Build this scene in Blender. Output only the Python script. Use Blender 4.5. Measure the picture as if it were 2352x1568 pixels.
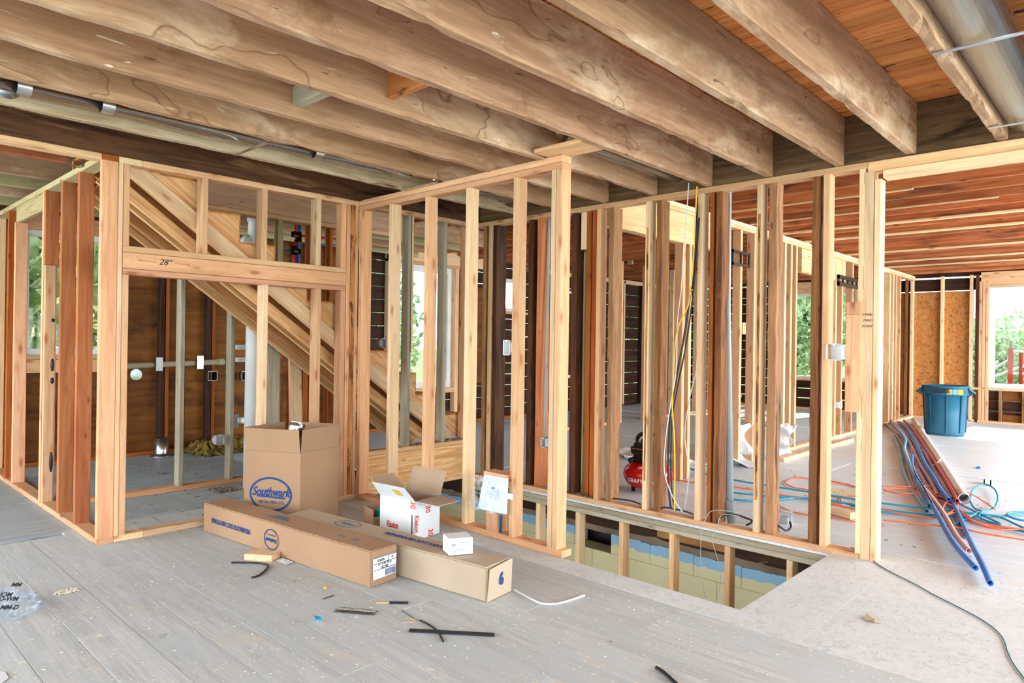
import bpy, bmesh, math, random
from mathutils import Vector, Matrix, noise
random.seed(7)
R=random.random
U=random.uniform
for o in list(bpy.data.objects): bpy.data.objects.remove(o)
SC=bpy.context.scene; COL=SC.collection
# ---------------------------------------------------------------- camera, sky, sun, exposure
YAW,PITCH,ROLL,FPX=0.755365,0.00143957,0.0139738,1571.6
CAM=Vector((0,0,1.3))
_f=Vector((math.cos(PITCH)*math.cos(YAW),math.cos(PITCH)*math.sin(YAW),math.sin(PITCH)))
_r=Vector((math.sin(YAW),-math.cos(YAW),0)); _u=_r.cross(_f)
_r2=math.cos(ROLL)*_r+math.sin(ROLL)*_u; _u2=-math.sin(ROLL)*_r+math.cos(ROLL)*_u
cd=bpy.data.cameras.new('camera'); cam=bpy.data.objects.new('camera',cd); COL.objects.link(cam)
M=Matrix((_r2,_u2,-_f)).transposed().to_4x4(); M.translation=CAM; cam.matrix_world=M
cd.sensor_fit='HORIZONTAL'; cd.sensor_width=36; cd.lens=FPX/2352*36; cd.clip_start=.05; cd.clip_end=500
SC.camera=cam
SC.view_settings.view_transform='Standard'; SC.view_settings.look='None'
SC.view_settings.gamma=1; SC.view_settings.use_curve_mapping=False
SC.view_settings.exposure=-0.06
w=bpy.data.worlds.new('world'); SC.world=w; w.use_nodes=True
nt=w.node_tree; nt.nodes.clear()
tc=nt.nodes.new('ShaderNodeTexCoord'); sp=nt.nodes.new('ShaderNodeSeparateXYZ'); nt.links.new(tc.outputs['Generated'],sp.inputs[0])
cr=nt.nodes.new('ShaderNodeValToRGB'); cr.color_ramp.elements[0].position=.0; cr.color_ramp.elements[0].color=(.97,.985,1,1)
cr.color_ramp.elements[1].position=.8; cr.color_ramp.elements[1].color=(.62,.80,1,1)
nt.links.new(sp.outputs['Z'],cr.inputs[0])
bg=nt.nodes.new('ShaderNodeBackground'); bg.inputs['Strength'].default_value=3.3
nt.links.new(cr.outputs[0],bg.inputs[0])
wo=nt.nodes.new('ShaderNodeOutputWorld'); nt.links.new(bg.outputs[0],wo.inputs[0])
sl=bpy.data.lights.new('sun','SUN'); sl.energy=7; sl.angle=.02; sl.color=(1,.93,.8)
so=bpy.data.objects.new('sun',sl); COL.objects.link(so)
so.rotation_euler=Vector((-.80,.12,-.62)).to_track_quat('-Z','Y').to_euler()
def area(name,loc,target,sx,sy,e,col):
    l=bpy.data.lights.new(name,'AREA'); l.shape='RECTANGLE'; l.size=sx; l.size_y=sy; l.energy=e; l.color=col
    o=bpy.data.objects.new(name,l); COL.objects.link(o); o.location=loc
    o.rotation_euler=(Vector(target)-Vector(loc)).to_track_quat('-Z','Y').to_euler(); return o
# daylight entering by the big openings of the front and side walls behind the camera
area('daylight_front_opening',(2.5,-3.4,1.5),(2.5,0,1.3),6,2.3,270,(.93,.97,1))
area('daylight_side_opening',(-3.6,1.5,1.5),(0,1.5,1.3),6,2.3,150,(.9,.96,1))
area('daylight_far_room_opening',(10.5,-3.4,1.5),(10.5,0,1.0),8,2.3,980,(.97,.985,1))

area('basement_fill',(3.35,3.2,-1.1),(5,3.2,-.7),3.2,.8,42,(.9,.96,1))  # added fill lamp to brighten the block wall down the stairwell
area('rear_side_fill',(-2.7,6.2,1.5),(2,6.0,1.5),3.2,2.2,230,(.92,.97,1))  # added fill lamp, out of view, brightening the stairs and back room
# ---------------------------------------------------------------- projection helpers (pixel of the photograph -> point on a real plane)
def ray(px,py): return _f+_r2*(px-1176)/FPX-_u2*(py-784)/FPX
def ZP(px,py,z=0): d=ray(px,py); return CAM+d*((z-CAM.z)/d.z)
def XP(px,py,x): d=ray(px,py); return CAM+d*((x-CAM.x)/d.x)
def YP(px,py,y): d=ray(px,py); return CAM+d*((y-CAM.y)/d.y)

# ---------------------------------------------------------------- materials
def s2l(c): return tuple(((x/255)/12.92 if x/255<=.04045 else ((x/255+.055)/1.055)**2.4) for x in c)
MATS={}
class NG:
    def __init__(s,name):
        s.m=bpy.data.materials.new(name); s.m.use_nodes=True; s.t=s.m.node_tree
        s.b=s.t.nodes['Principled BSDF']; s.l=s.t.links.new
    def n(s,t,**k):
        n=s.t.nodes.new(t)
        for a,v in k.items():
            if a=='i':
                for q,x in v.items():
                    if isinstance(x,bpy.types.NodeSocket): s.l(x,n.inputs[q])
                    else: n.inputs[q].default_value=x
            else: setattr(n,a,v)
        return n
    def ramp(s,f,stops,interp='LINEAR'):
        n=s.t.nodes.new('ShaderNodeValToRGB'); e=n.color_ramp.elements; n.color_ramp.interpolation=interp
        while len(e)<len(stops): e.new(.5)
        for q,(p,c) in zip(e,stops): q.position=p; q.color=(*c,1) if len(c)==3 else c
        s.l(f,n.inputs[0]); return n.outputs[0]
    def mix(s,f,a,b,mode='MIX'):
        n=s.t.nodes.new('ShaderNodeMix'); n.data_type='RGBA'; n.blend_type=mode
        for q,x in ((0,f),(6,a),(7,b)):
            if isinstance(x,bpy.types.NodeSocket): s.l(x,n.inputs[q])
            elif q==0: n.inputs[0].default_value=x
            else: n.inputs[q].default_value=(*x,1)
        return n.outputs[2]
    def math(s,op,a,b=0,clamp=False):
        n=s.t.nodes.new('ShaderNodeMath'); n.operation=op; n.use_clamp=clamp
        for q,x in ((0,a),(1,b)):
            if isinstance(x,bpy.types.NodeSocket): s.l(x,n.inputs[q])
            else: n.inputs[q].default_value=x
        return n.outputs[0]
    def coord(s,scale,seed=True):
        tc=s.n('ShaderNodeTexCoord'); v=tc.outputs['Object']
        if seed:
            oi=s.n('ShaderNodeObjectInfo'); s.rnd=oi.outputs['Random']
            k=s.n('ShaderNodeCombineXYZ',i={0:s.math('MULTIPLY',s.rnd,37.),1:s.math('MULTIPLY',s.rnd,91.),2:s.math('MULTIPLY',s.rnd,53.)})
            a=s.n('ShaderNodeVectorMath',operation='ADD'); s.l(v,a.inputs[0]); s.l(k.outputs[0],a.inputs[1]); v=a.outputs[0]
        m=s.n('ShaderNodeVectorMath',operation='MULTIPLY'); s.l(v,m.inputs[0]); m.inputs[1].default_value=scale; return m.outputs[0]
    def noise(s,v,scale=1,detail=4,dist=0,rough=.5):
        n=s.n('ShaderNodeTexNoise',i={'Vector':v,'Scale':scale,'Detail':detail,'Distortion':dist,'Roughness':rough}); return n.outputs[0]
    def bump(s,h,st=.3,d=.002):
        n=s.n('ShaderNodeBump',i={'Strength':st,'Distance':d,'Height':h}); s.l(n.outputs[0],s.b.inputs['Normal'])
def wood(name,light,dark,knot=None,stains=(),contour=None,var=.16,rough=.75,bump=.25,gs=1.0,knotamt=.10,speck=None):
    """sawn timber, grain along local X; stains = (colour, threshold, softness, scale xyz)"""
    if name in MATS: return MATS[name]
    g=NG(name); light=s2l(light); dark=s2l(dark)
    vg=g.coord((1.3*gs,17*gs,17*gs)); big=g.noise(vg,1,3,1.2)
    vf=g.coord((5,120,120)); fine=g.noise(vf,1,2)
    wv=g.noise(g.coord((.9,7,7)),1,2,2.5)
    rings=g.math('FRACT',g.math('MULTIPLY',wv,9.))
    c=g.ramp(big,[(.3,dark),(.62,light)])
    c=g.mix(g.math('MULTIPLY',g.ramp(rings,[(0,(0,0,0)),(.75,(.1,.1,.1)),(.97,(1,1,1)),(1,(0,0,0))]),.38),c,dark)
    c=g.mix(.35,c,g.ramp(fine,[(.25,(.45,.45,.45)),(.7,(1,1,1))]),'MULTIPLY')
    if knot:
        vo=g.n('ShaderNodeTexVoronoi',i={'Vector':g.coord((3.6,11.5,11.5)),'Scale':1.0}); d=vo.outputs['Distance']
        k=g.ramp(d,[(0,(1,1,1)),(knotamt*.6,(.9,.9,.9)),(knotamt,(.3,.3,.3)),(knotamt*1.7,(0,0,0))])
        c=g.mix(g.math('MULTIPLY',k,.8),c,s2l(knot))
    for col,th,sf,sc in stains:
        st=g.noise(g.coord(sc),1,6,.6,.65)
        c=g.mix(g.ramp(st,[(th,(0,0,0)),(min(th+sf,1),(1,1,1))]),c,s2l(col))
    if contour:
        cn=g.noise(g.coord((1.1,2.6,2.6)),1,3,.3,.55); lk=g.math('ABSOLUTE',g.math('SUBTRACT',cn,.60)); c=g.mix(g.ramp(lk,[(0,(.75,.75,.75)),(.003,(.4,.4,.4)),(.009,(0,0,0))]),c,s2l(contour)); c=g.mix(g.math('MULTIPLY',g.math('GREATER_THAN',cn,.60),.13),c,s2l(contour))
    if speck:
        sn=g.noise(g.coord((40,40,40)),1,3); c=g.mix(g.ramp(sn,[(speck[1],(0,0,0)),(speck[1]+.05,(1,1,1))]),c,s2l(speck[0]))
    v=g.math('ADD',g.math('MULTIPLY',g.rnd,2*var),1-var)
    hv=g.n('ShaderNodeHueSaturation',i={'Color':c,'Value':v,'Hue':g.math('ADD',g.math('MULTIPLY',g.math('FRACT',g.math('MULTIPLY',g.rnd,7.3)),.010),.495)})
    g.l(hv.outputs[0],g.b.inputs['Base Color']); g.b.inputs['Roughness'].default_value=rough
    g.b.inputs['Specular IOR Level'].default_value=.25
    g.bump(g.math('ADD',fine,g.math('MULTIPLY',big,.6)),bump)
    MATS[name]=g.m; return g.m
def plain(name,col,rough=.5,metal=0,bumpsc=0,var=.12,spec=.5,bstr=.2,vs=3.):
    if name in MATS: return MATS[name]
    g=NG(name); c=s2l(col); v=g.coord((1,1,1)); n=g.noise(v,vs,4)
    cc=g.ramp(n,[(.3,tuple(x*(1-var) for x in c)),(.7,tuple(min(1,x*(1+var)) for x in c))])
    g.l(cc,g.b.inputs['Base Color']); g.b.inputs['Roughness'].default_value=rough; g.b.inputs['Metallic'].default_value=metal
    g.b.inputs['Specular IOR Level'].default_value=spec
    if bumpsc: g.bump(g.noise(v,bumpsc,4),bstr)
    MATS[name]=g.m; return g.m
NEW=wood('fresh_pine',(230,190,148),(212,164,120),(168,98,54),knotamt=.17)
NEWP=wood('fresh_pale_pine',(236,208,168),(220,184,142),(165,105,60),knotamt=.15)
FIR=wood('fresh_fir',(228,178,138),(210,154,112),(150,82,46),knotamt=.17)
RED=wood('red_fir',(196,124,82),(168,92,54),(95,42,22))
OLD=wood('old_brown_stud',(150,102,60),(100,62,34),(50,28,18),stains=(((45,28,18),.58,.12,(1.5,9,9)),((178,138,98),.62,.1,(1.1,5,5))),bump=.5)
OLDG=wood('old_grey_brown_stud',(176,134,92),(134,94,60),(70,42,28),stains=(((70,45,32),.6,.12,(1.5,8,8)),),bump=.5)
OLDD=wood('old_dark_stud',(92,54,30),(50,28,18),stains=(((28,15,10),.55,.15,(1.5,8,8)),),bump=.5)
ORG=wood('orange_stained_timber',(176,98,38),(138,68,20),(70,35,15))
BARK=wood('waney_timber',(205,150,90),(150,88,40),(80,45,25),stains=(((100,55,25),.5,.08,(4,20,20)),),bump=.8)
JOI=wood('old_grey_joist',(194,154,122),(166,128,98),(105,70,48),stains=(((214,188,160),.50,.18,(1.3,4,4)),((126,90,64),.57,.16,(1.8,4.5,4.5)),((92,64,46),.66,.03,(3,34,34)),((168,130,100),.55,.2,(5,10,10)),((226,210,188),.66,.06,(5,26,26)),((178,98,52),.735,.01,(14,16,16)),((70,48,34),.74,.03,(3,30,30))),contour=(118,76,50),var=.06,bump=.6,knotamt=.04)
JOIW=wood('whitened_joist',(205,188,160),(170,145,112),(110,78,50),stains=(((110,75,45),.6,.05,(1.4,12,12)),),var=.05,bump=.6)
JOID=wood('dark_mouldy_joist',(104,72,46),(58,38,26),stains=(((160,122,85),.57,.12,(1.0,7,7)),((24,15,10),.55,.1,(.8,4,4))),var=.05,bump=.6)
RIM=wood('dark_rim_board',(118,92,66),(84,62,42),stains=(((48,34,24),.58,.1,(1.2,5,5)),((165,140,110),.70,.04,(6,20,20))),var=.06,bump=.5)
CEILB=wood('orange_ceiling_board',(222,150,86),(196,116,56),(90,45,22),stains=(((80,46,30),.60,.06,(4,16,16)),((205,160,120),.62,.1,(1.1,5,5))),var=.2)
RJ=wood('reddish_floor_joist',(200,126,80),(156,86,48),(70,35,22),stains=(((92,64,50),.55,.12,(1.1,6,6)),((200,180,160),.70,.04,(1.6,6,6))),var=.28)
LVL=wood('bright_pine_beam',(240,206,158),(222,176,124),(165,95,55))
GRN=wood('green_tinted_timber',(196,184,140),(170,154,110),(90,80,50))
GREYW=wood('weathered_grey_timber',(178,172,152),(150,140,118),(110,85,65))
PINK=wood('knotty_pink_board',(222,184,150),(196,150,116),(120,55,45),stains=(((205,160,140),.55,.1,(1,9,9)),))
STR=wood('stringer_timber',(232,192,140),(196,142,88),(120,70,40),gs=1.4)
DSTR=wood('inner_stringer_timber',(186,138,90),(150,102,60),(90,50,30))
PLY=wood('old_orange_plywood',(140,88,38),(104,60,24),(40,22,10),stains=(((70,42,18),.5,.2,(1.2,3,3)),),gs=.45,bump=.2,knotamt=.06)
DBRD=wood('dark_sheathing_board',(70,44,28),(34,22,15),stains=(((120,78,44),.66,.06,(1.5,8,8)),),bump=.5)
FLB=wood('dusty_floor_board',(202,209,210),(184,192,195),(138,134,130),stains=(((184,196,200),.46,.22,(1.2,2.4,2.4)),((212,202,184),.60,.2,(1.7,3.4,3.4)),((146,158,166),.66,.07,(5,9,9)),((120,104,92),.72,.015,(10,24,24)),((226,220,204),.62,.05,(30,34,34))),var=.035,rough=.62,bump=.25,knotamt=.03,speck=((226,216,194),.67))
FLS=wood('pale_subfloor_sheet',(216,234,244),(204,221,232),stains=(((200,210,216),.55,.15,(1.2,5,5)),((220,208,186),.60,.12,(3,6,6)),((128,118,106),.70,.05,(6,12,12))),var=.04,rough=.42,bump=.1)
FLL=wood('blue_grey_subfloor_sheet',(176,190,196),(156,170,177),stains=(((100,98,94),.62,.08,(5,9,9)),((176,170,156),.62,.08,(3,6,6))),var=.05,rough=.5,bump=.12)
CHIP=plain('wood_chips',(206,200,182),.9)
def osb(name,a,b,c3,sc=1.):
    g=NG(name); v=g.coord((1,1,1)); n1=g.noise(v,1.5,3)
    vo=g.n('ShaderNodeTexVoronoi',i={'Vector':g.mix(.12,v,g.n('ShaderNodeTexNoise',i={'Vector':v,'Scale':30.*sc,'Detail':2.}).outputs[1]),'Scale':42.*sc})
    sep=g.n('ShaderNodeSeparateColor'); g.l(vo.outputs['Color'],sep.inputs[0])
    c=g.ramp(sep.outputs[0],[(0,s2l(a)),(.6,s2l(b)),(1,s2l(c3))]); c=g.mix(.3,c,g.ramp(n1,[(.3,(.6,.6,.6)),(.7,(1,1,1))]),'MULTIPLY')
    g.l(c,g.b.inputs['Base Color']); g.b.inputs['Roughness'].default_value=.7; g.bump(sep.outputs[0],.15); MATS[name]=g.m; return g.m
OSBF=osb('dusty_strand_board',(206,217,222),(217,225,228),(194,203,206))
OSBW=osb('orange_strand_board',(178,112,48),(206,146,76),(140,78,30),.9)
OSBE=osb('strand_board_tread',(206,146,70),(188,122,50),(150,92,36))
GALV=plain('galvanised_steel',(200,206,210),.28,1,0,.18,vs=9)
DUCTM=plain('galvanised_duct',(206,212,218),.2,1,0,.05,vs=2)
GREYM=plain('grey_conduit_plastic',(158,172,176),.5)
PVC=plain('white_pvc_pipe',(222,226,226),.35)
CREAM=plain('cream_pvc_pipe',(200,192,160),.4)
WHT=plain('white_plastic',(226,230,232),.45)
BXG=plain('light_grey_electrical_box',(186,194,196),.5)
BLKP=plain('black_plastic',(22,22,24),.4)
BLK=plain('black_rubber',(26,30,36),.55)
BLUP=plain('blue_plastic_pipe',(28,112,196),.4)
LBLP=plain('pale_blue_plastic_pipe',(118,178,216),.4)
REDP=plain('red_plastic_pipe',(190,24,36),.4)
COPP=plain('dusty_red_plastic_pipe',(208,164,154),.5)
TEAL=plain('teal_air_hose',(22,148,184),.45)
ORNG=plain('orange_cord',(238,104,62),.5)
YEL=plain('yellow_cable',(232,186,60),.5)
WCAB=plain('white_cable',(214,220,222),.5)
GTHR=plain('green_blue_string',(40,98,112),.6)
TRED=plain('glossy_red_paint',(196,12,20),.18)
TRC=plain('blue_trash_can_plastic',(24,92,120),.45)
BRASS=plain('brass_fitting',(214,160,60),.3,1)
INK=plain('blue_ink',(10,62,128),.8,var=.05)
INK2=plain('faded_blue_ink',(36,98,138),.8)
INKR=plain('red_ink',(214,64,48),.8)
INKB=plain('black_ink',(24,26,30),.8)
CARD=plain('brown_cardboard',(164,132,102),.85,0,40,.07,vs=2.5,bstr=.06)
CARDP=plain('pale_dusty_cardboard',(180,163,140),.85,0,40,.06,vs=3,bstr=.06)
CARDI=plain('inner_cardboard',(172,148,124),.9)
CWHT=plain('white_carton_board',(222,230,234),.6)
TAPE=plain('grey_duct_tape',(120,130,126),.5)
FIBW=plain('white_woven_sack',(222,226,230),.5,0,90,.04,bstr=.1)
INSU=plain('yellow_insulation',(120,100,42),.95,0,30,.3,bstr=.8)
DIRT=plain('grey_debris',(128,112,96),1,0,60,.3,bstr=.8)
NEST=plain('dry_straw_debris',(168,120,72),1,0,60,.3,bstr=.8)
SCAF=plain('red_scaffold_tube',(222,72,44),.4)
LEAFY=plain('pale_green_leaves',(186,208,160),.8,0,0,.4,vs=6)
LEAFD=plain('dark_green_leaves',(140,172,138),.8,0,0,.4,vs=6)
TRUNK=plain('tree_bark',(98,84,70),.9,0,20,.2)
GRASS=plain('rough_grass',(120,138,84),.95,0,4,.25,bstr=.5)
EARTH=plain('basement_floor',(70,72,74),.9)
def glassm():
    g=NG('window_glass'); t=g.t; tr=g.n('ShaderNodeBsdfTransparent'); gl=g.n('ShaderNodeBsdfGlossy'); gl.inputs['Roughness'].default_value=.03
    fr=g.n('ShaderNodeFresnel'); fr.inputs[0].default_value=1.3; mx=g.n('ShaderNodeMixShader'); g.l(fr.outputs[0],mx.inputs[0]); g.l(tr.outputs[0],mx.inputs[1]); g.l(gl.outputs[0],mx.inputs[2])
    g.l(mx.outputs[0],t.nodes['Material Output'].inputs[0]); return g.m
GLASS=glassm()
def filmm():
    g=NG('clear_plastic_film'); t=g.t; tr=g.n('ShaderNodeBsdfTransparent'); tr.inputs[0].default_value=(.93,.96,1,1)
    gl=g.n('ShaderNodeBsdfPrincipled'); gl.inputs['Base Color'].default_value=(.72,.84,.92,1); gl.inputs['Roughness'].default_value=.15
    nz=g.noise(g.coord((1,1,1)),30,4); fac=g.ramp(nz,[(.45,(.04,.04,.04)),(.7,(.5,.5,.5))]); mx=g.n('ShaderNodeMixShader'); g.l(fac,mx.inputs[0]); g.l(tr.outputs[0],mx.inputs[1]); g.l(gl.outputs[0],mx.inputs[2])
    g.l(mx.outputs[0],t.nodes['Material Output'].inputs[0]); return g.m
FILM=filmm()
def translm():
    g=NG('translucent_white_glow'); a=g.n('ShaderNodeBsdfTranslucent'); a.inputs[0].default_value=(.95,.97,1,1); g.l(a.outputs[0],g.t.nodes['Material Output'].inputs[0]); return g.m
TRANSL=translm()
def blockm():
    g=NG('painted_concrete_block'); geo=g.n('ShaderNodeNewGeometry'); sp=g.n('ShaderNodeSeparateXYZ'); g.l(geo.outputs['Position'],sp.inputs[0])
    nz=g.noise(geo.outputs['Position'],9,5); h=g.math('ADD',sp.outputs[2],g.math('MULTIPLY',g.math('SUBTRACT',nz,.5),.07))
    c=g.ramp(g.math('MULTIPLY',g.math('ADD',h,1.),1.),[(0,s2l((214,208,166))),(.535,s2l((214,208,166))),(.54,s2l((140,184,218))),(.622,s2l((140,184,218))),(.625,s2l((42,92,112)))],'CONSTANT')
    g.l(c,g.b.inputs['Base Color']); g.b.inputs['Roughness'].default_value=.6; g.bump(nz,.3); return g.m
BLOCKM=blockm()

# ---------------------------------------------------------------- object helpers
def tag(o,label=None,cat=None,group=None,kind=None):
    if label: o['label']=label
    if cat: o['category']=cat
    if group: o['group']=group
    if kind: o['kind']=kind
    return o
def empty(name,loc=(0,0,0),rz=0,**k):
    o=bpy.data.objects.new(name,None); COL.objects.link(o); o.location=loc; o.rotation_euler=(0,0,rz); o.empty_display_size=.1; tag(o,**k); return o
def link(name,me,mat,parent=None,loc=(0,0,0),rot=None,world=True):
    if mat and not me.materials: me.materials.append(mat)
    if rot is None and tuple(loc)==(0,0,0) and me.users==0 and len(me.vertices):
        xs=[v.co for v in me.vertices]; c=Vector([(min(v[i] for v in xs)+max(v[i] for v in xs))/2 for i in range(2)]+[min(v[2] for v in xs)])
        me.transform(Matrix.Translation(-c)); loc=c
    o=bpy.data.objects.new(name,me); COL.objects.link(o)
    mw=Matrix.Translation(loc) @ (rot.to_4x4() if rot is not None else Matrix())
    if parent:
        o.parent=parent
        o.matrix_local=(pm(parent).inverted() @ mw) if world else mw
    else: o.matrix_world=mw
    return o
def pm(o):
    m=Matrix.LocRotScale(o.location,o.rotation_euler,o.scale)
    return (pm(o.parent)@m) if o.parent else m
def mesh(vs,fs,smooth=False):
    me=bpy.data.meshes.new('m'); me.from_pydata([tuple(v) for v in vs],[],fs); me.update()
    if smooth: me.polygons.foreach_set('use_smooth',[True]*len(fs))
    return me
def prism(L,hy,hz,c=.004,seg=1,jit=0,seed=0):
    """board centred on its axis, length along X from 0 to L, chamfered long edges"""
    sec=[(-hy+c,-hz),(hy-c,-hz),(hy,-hz+c),(hy,hz-c),(hy-c,hz),(-hy+c,hz),(-hy,hz-c),(-hy,-hz+c)]
    vs=[];fs=[]
    for i in range(seg+1):
        x=L*i/seg
        for k,(y,z) in enumerate(sec):
            if jit:
                n=noise.noise(Vector((x*5+seed,k*.6,seed*1.7)))+.5*noise.noise(Vector((x*19+seed,k*1.3,seed)))
                y+= -math.copysign(max(0,n)*jit,y); z+= -math.copysign(max(0,n)*jit*(1.4 if z<0 else .2),z)
            vs.append((x,y,z))
    for i in range(seg):
        for k in range(8):
            a=i*8+k;b=i*8+(k+1)%8; fs.append((a,a+8,b+8,b))
    fs.append(tuple(range(8))); fs.append(tuple(reversed([seg*8+k for k in range(8)])))
    return mesh(vs,fs)
ROT={'x':Matrix.Identity(3),'y':Matrix(((0,-1,0),(1,0,0),(0,0,1))),'z':Matrix(((0,0,1),(0,1,0),(-1,0,0))).transposed()}
ROT['z']=Matrix(((0,0,-1),(0,1,0),(1,0,0)))
def bd(name,par,mat,x0,x1,y0,y1,z0,z1,ax,label=None,c=.004,jit=0,seg=None,kind=None):
    x0,x1=min(x0,x1),max(x0,x1);y0,y1=min(y0,y1),max(y0,y1);z0,z1=min(z0,z1),max(z0,z1)
    if ax=='x': L=x1-x0;hy,hz=(y1-y0)/2,(z1-z0)/2;loc=(x0,(y0+y1)/2,(z0+z1)/2)
    elif ax=='y': L=y1-y0;hy,hz=(x1-x0)/2,(z1-z0)/2;loc=((x0+x1)/2,y0,(z0+z1)/2)
    else: L=z1-z0;hy,hz=(y1-y0)/2,(x1-x0)/2;loc=((x0+x1)/2,(y0+y1)/2,z0)
    c=min(c,hy*.4,hz*.4)
    me=prism(L,hy,hz,c,seg or (max(6,int(L*14)) if jit else 1),jit,R()*50)
    o=link(name,me,mat,par,loc,ROT[ax]); tag(o,label=label,kind=kind); return o
def beam(name,par,mat,p0,p1,w,t,up=Vector((0,0,1)),label=None,c=.003):
    """board between two points; w = size across (local Y), t = size along up (local Z)"""
    p0=Vector(p0);p1=Vector(p1);x=(p1-p0).normalized();y=up.cross(x).normalized();z=x.cross(y)
    me=prism((p1-p0).length,w/2,t/2,min(c,w*.2,t*.2)); o=link(name,me,mat,par,p0,Matrix((x,y,z)).transposed()); tag(o,label=label); return o
def smooth_pts(pts,n=6):
    P=[Vector(p) for p in pts]
    if len(P)<3: return P
    out=[]
    for i in range(len(P)-1):
        a=P[max(i-1,0)];b=P[i];c=P[i+1];d=P[min(i+2,len(P)-1)]
        for k in range(n):
            t=k/n; out.append(.5*((2*b)+(-a+c)*t+(2*a-5*b+4*c-d)*t*t+(-a+3*b-3*c+d)*t**3))
    out.append(P[-1]); return out
def tubemesh(pts,r,sides=8,cap=True,hollow=0):
    P=[Vector(p) for p in pts]; vs=[];fs=[]; N=len(P); up=Vector((0,0,1))
    for i in range(N):
        t=(P[min(i+1,N-1)]-P[max(i-1,0)]).normalized()
        if t.length==0: t=Vector((1,0,0))
        a=t.cross(up)
        if a.length<.1: a=t.cross(Vector((1,0,0)))
        a.normalize(); b=t.cross(a)
        for k in range(sides):
            an=2*math.pi*k/sides; vs.append(P[i]+a*math.cos(an)*r+b*math.sin(an)*r)
    for i in range(N-1):
        for k in range(sides):
            q=i*sides+k;s=i*sides+(k+1)%sides; fs.append((q,s,s+sides,q+sides))
    if hollow:
        # open mouth: ring and inner wall a little way in, at both ends
        for e,dr in ((0,1),(N-1,-1)):
            t=(P[1]-P[0]).normalized() if e==0 else (P[-2]-P[-1]).normalized()
            base=e*sides; o=len(vs); cpt=P[e]
            for k in range(sides): vs.append(cpt+(vs[base+k]-cpt)*hollow)
            for k in range(sides): vs.append(cpt+(vs[base+k]-cpt)*hollow+t*r*6)
            for k in range(sides):
                k2=(k+1)%sides
                fs.append((base+k,o+k,o+k2,base+k2)); fs.append((o+k,o+sides+k,o+sides+k2,o+k2))
            fs.append(tuple(o+sides+k for k in range(sides)))
    elif cap: fs.append(tuple(range(sides))); fs.append(tuple((N-1)*sides+k for k in range(sides)))
    me=mesh(vs,fs,True)
    return me
def tube(name,par,mat,pts,r,sides=8,sm=6,hollow=0,**k):
    o=link(name,tubemesh(smooth_pts(pts,sm) if sm else pts,r,sides,True,hollow),mat,par); tag(o,**k); return o
def lathe(prof,n=32,sx=1,sy=1):
    vs=[];fs=[]
    for r,z in prof:
        for k in range(n): a=2*math.pi*k/n; vs.append((r*math.cos(a)*sx,r*math.sin(a)*sy,z))
    for i in range(len(prof)-1):
        for k in range(n):
            a=i*n+k;b=i*n+(k+1)%n; fs.append((a,b,b+n,a+n))
    fs.append(tuple(reversed(range(n)))) if prof[0][0]>1e-4 else None
    return mesh(vs,fs,True)
def boxm(x0,x1,y0,y1,z0,z1,bev=0):
    bm=bmesh.new(); bmesh.ops.create_cube(bm,size=1)
    for v in bm.verts: v.co=Vector((x0+(v.co.x+.5)*(x1-x0),y0+(v.co.y+.5)*(y1-y0),z0+(v.co.z+.5)*(z1-z0)))
    if bev: bmesh.ops.bevel(bm,geom=bm.edges[:],offset=bev,segments=2,affect='EDGES')
    me=bpy.data.meshes.new('m'); bm.to_mesh(me); bm.free(); return me
def joinm(ms):
    bm=bmesh.new()
    for m in ms: bm.from_mesh(m)
    me=bpy.data.meshes.new('m'); bm.to_mesh(me); bm.free(); return me
def text(name,par,s,size,origin,xdir,ydir,mat,thick=.0006,align='CENTER',sx=1,shear=0,label=None,off=.0008,bold=0):
    cu=bpy.data.curves.new('t','FONT'); cu.body=s; cu.size=size; cu.extrude=thick; cu.align_x=align; cu.align_y='CENTER'; cu.shear=shear; cu.offset=bold
    cu.resolution_u=3
    to=bpy.data.objects.new('t',cu); COL.objects.link(to)
    dg=bpy.context.evaluated_depsgraph_get(); me=bpy.data.meshes.new_from_object(to.evaluated_get(dg)); bpy.data.objects.remove(to)
    for v in me.vertices: v.co.x*=sx
    me.materials.clear()
    x=Vector(xdir).normalized(); y=Vector(ydir); y=(y-x*y.dot(x)).normalized(); z=x.cross(y)
    rot=Matrix((x,y,z)).transposed()
    o=link(name,me,mat,par,Vector(origin)+z*off,rot); tag(o,label=label); return o
def ellring(name,par,mat,origin,xdir,ydir,rx,ry,wd,off=.001):
    n=40;vs=[];fs=[]
    x=Vector(xdir).normalized(); y=Vector(ydir); y=(y-x*y.dot(x)).normalized(); z=x.cross(y)
    for k in range(n):
        a=2*math.pi*k/n
        for d,h in ((0,0),(wd,0)): vs.append((math.cos(a)*(rx-d),math.sin(a)*(ry-d),h))
    for k in range(n):
        a=2*k;b=2*((k+1)%n); fs.append((a,b,b+1,a+1))
    return link(name,mesh(vs,fs),mat,par,Vector(origin)+z*off,Matrix((x,y,z)).transposed())

# ================================================================ SETTING
T=.04; D=.094; ZT=2.405
def st(name,loc,label,cat='wall'): return empty(name,loc,label=label,cat=cat,kind='structure')
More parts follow.
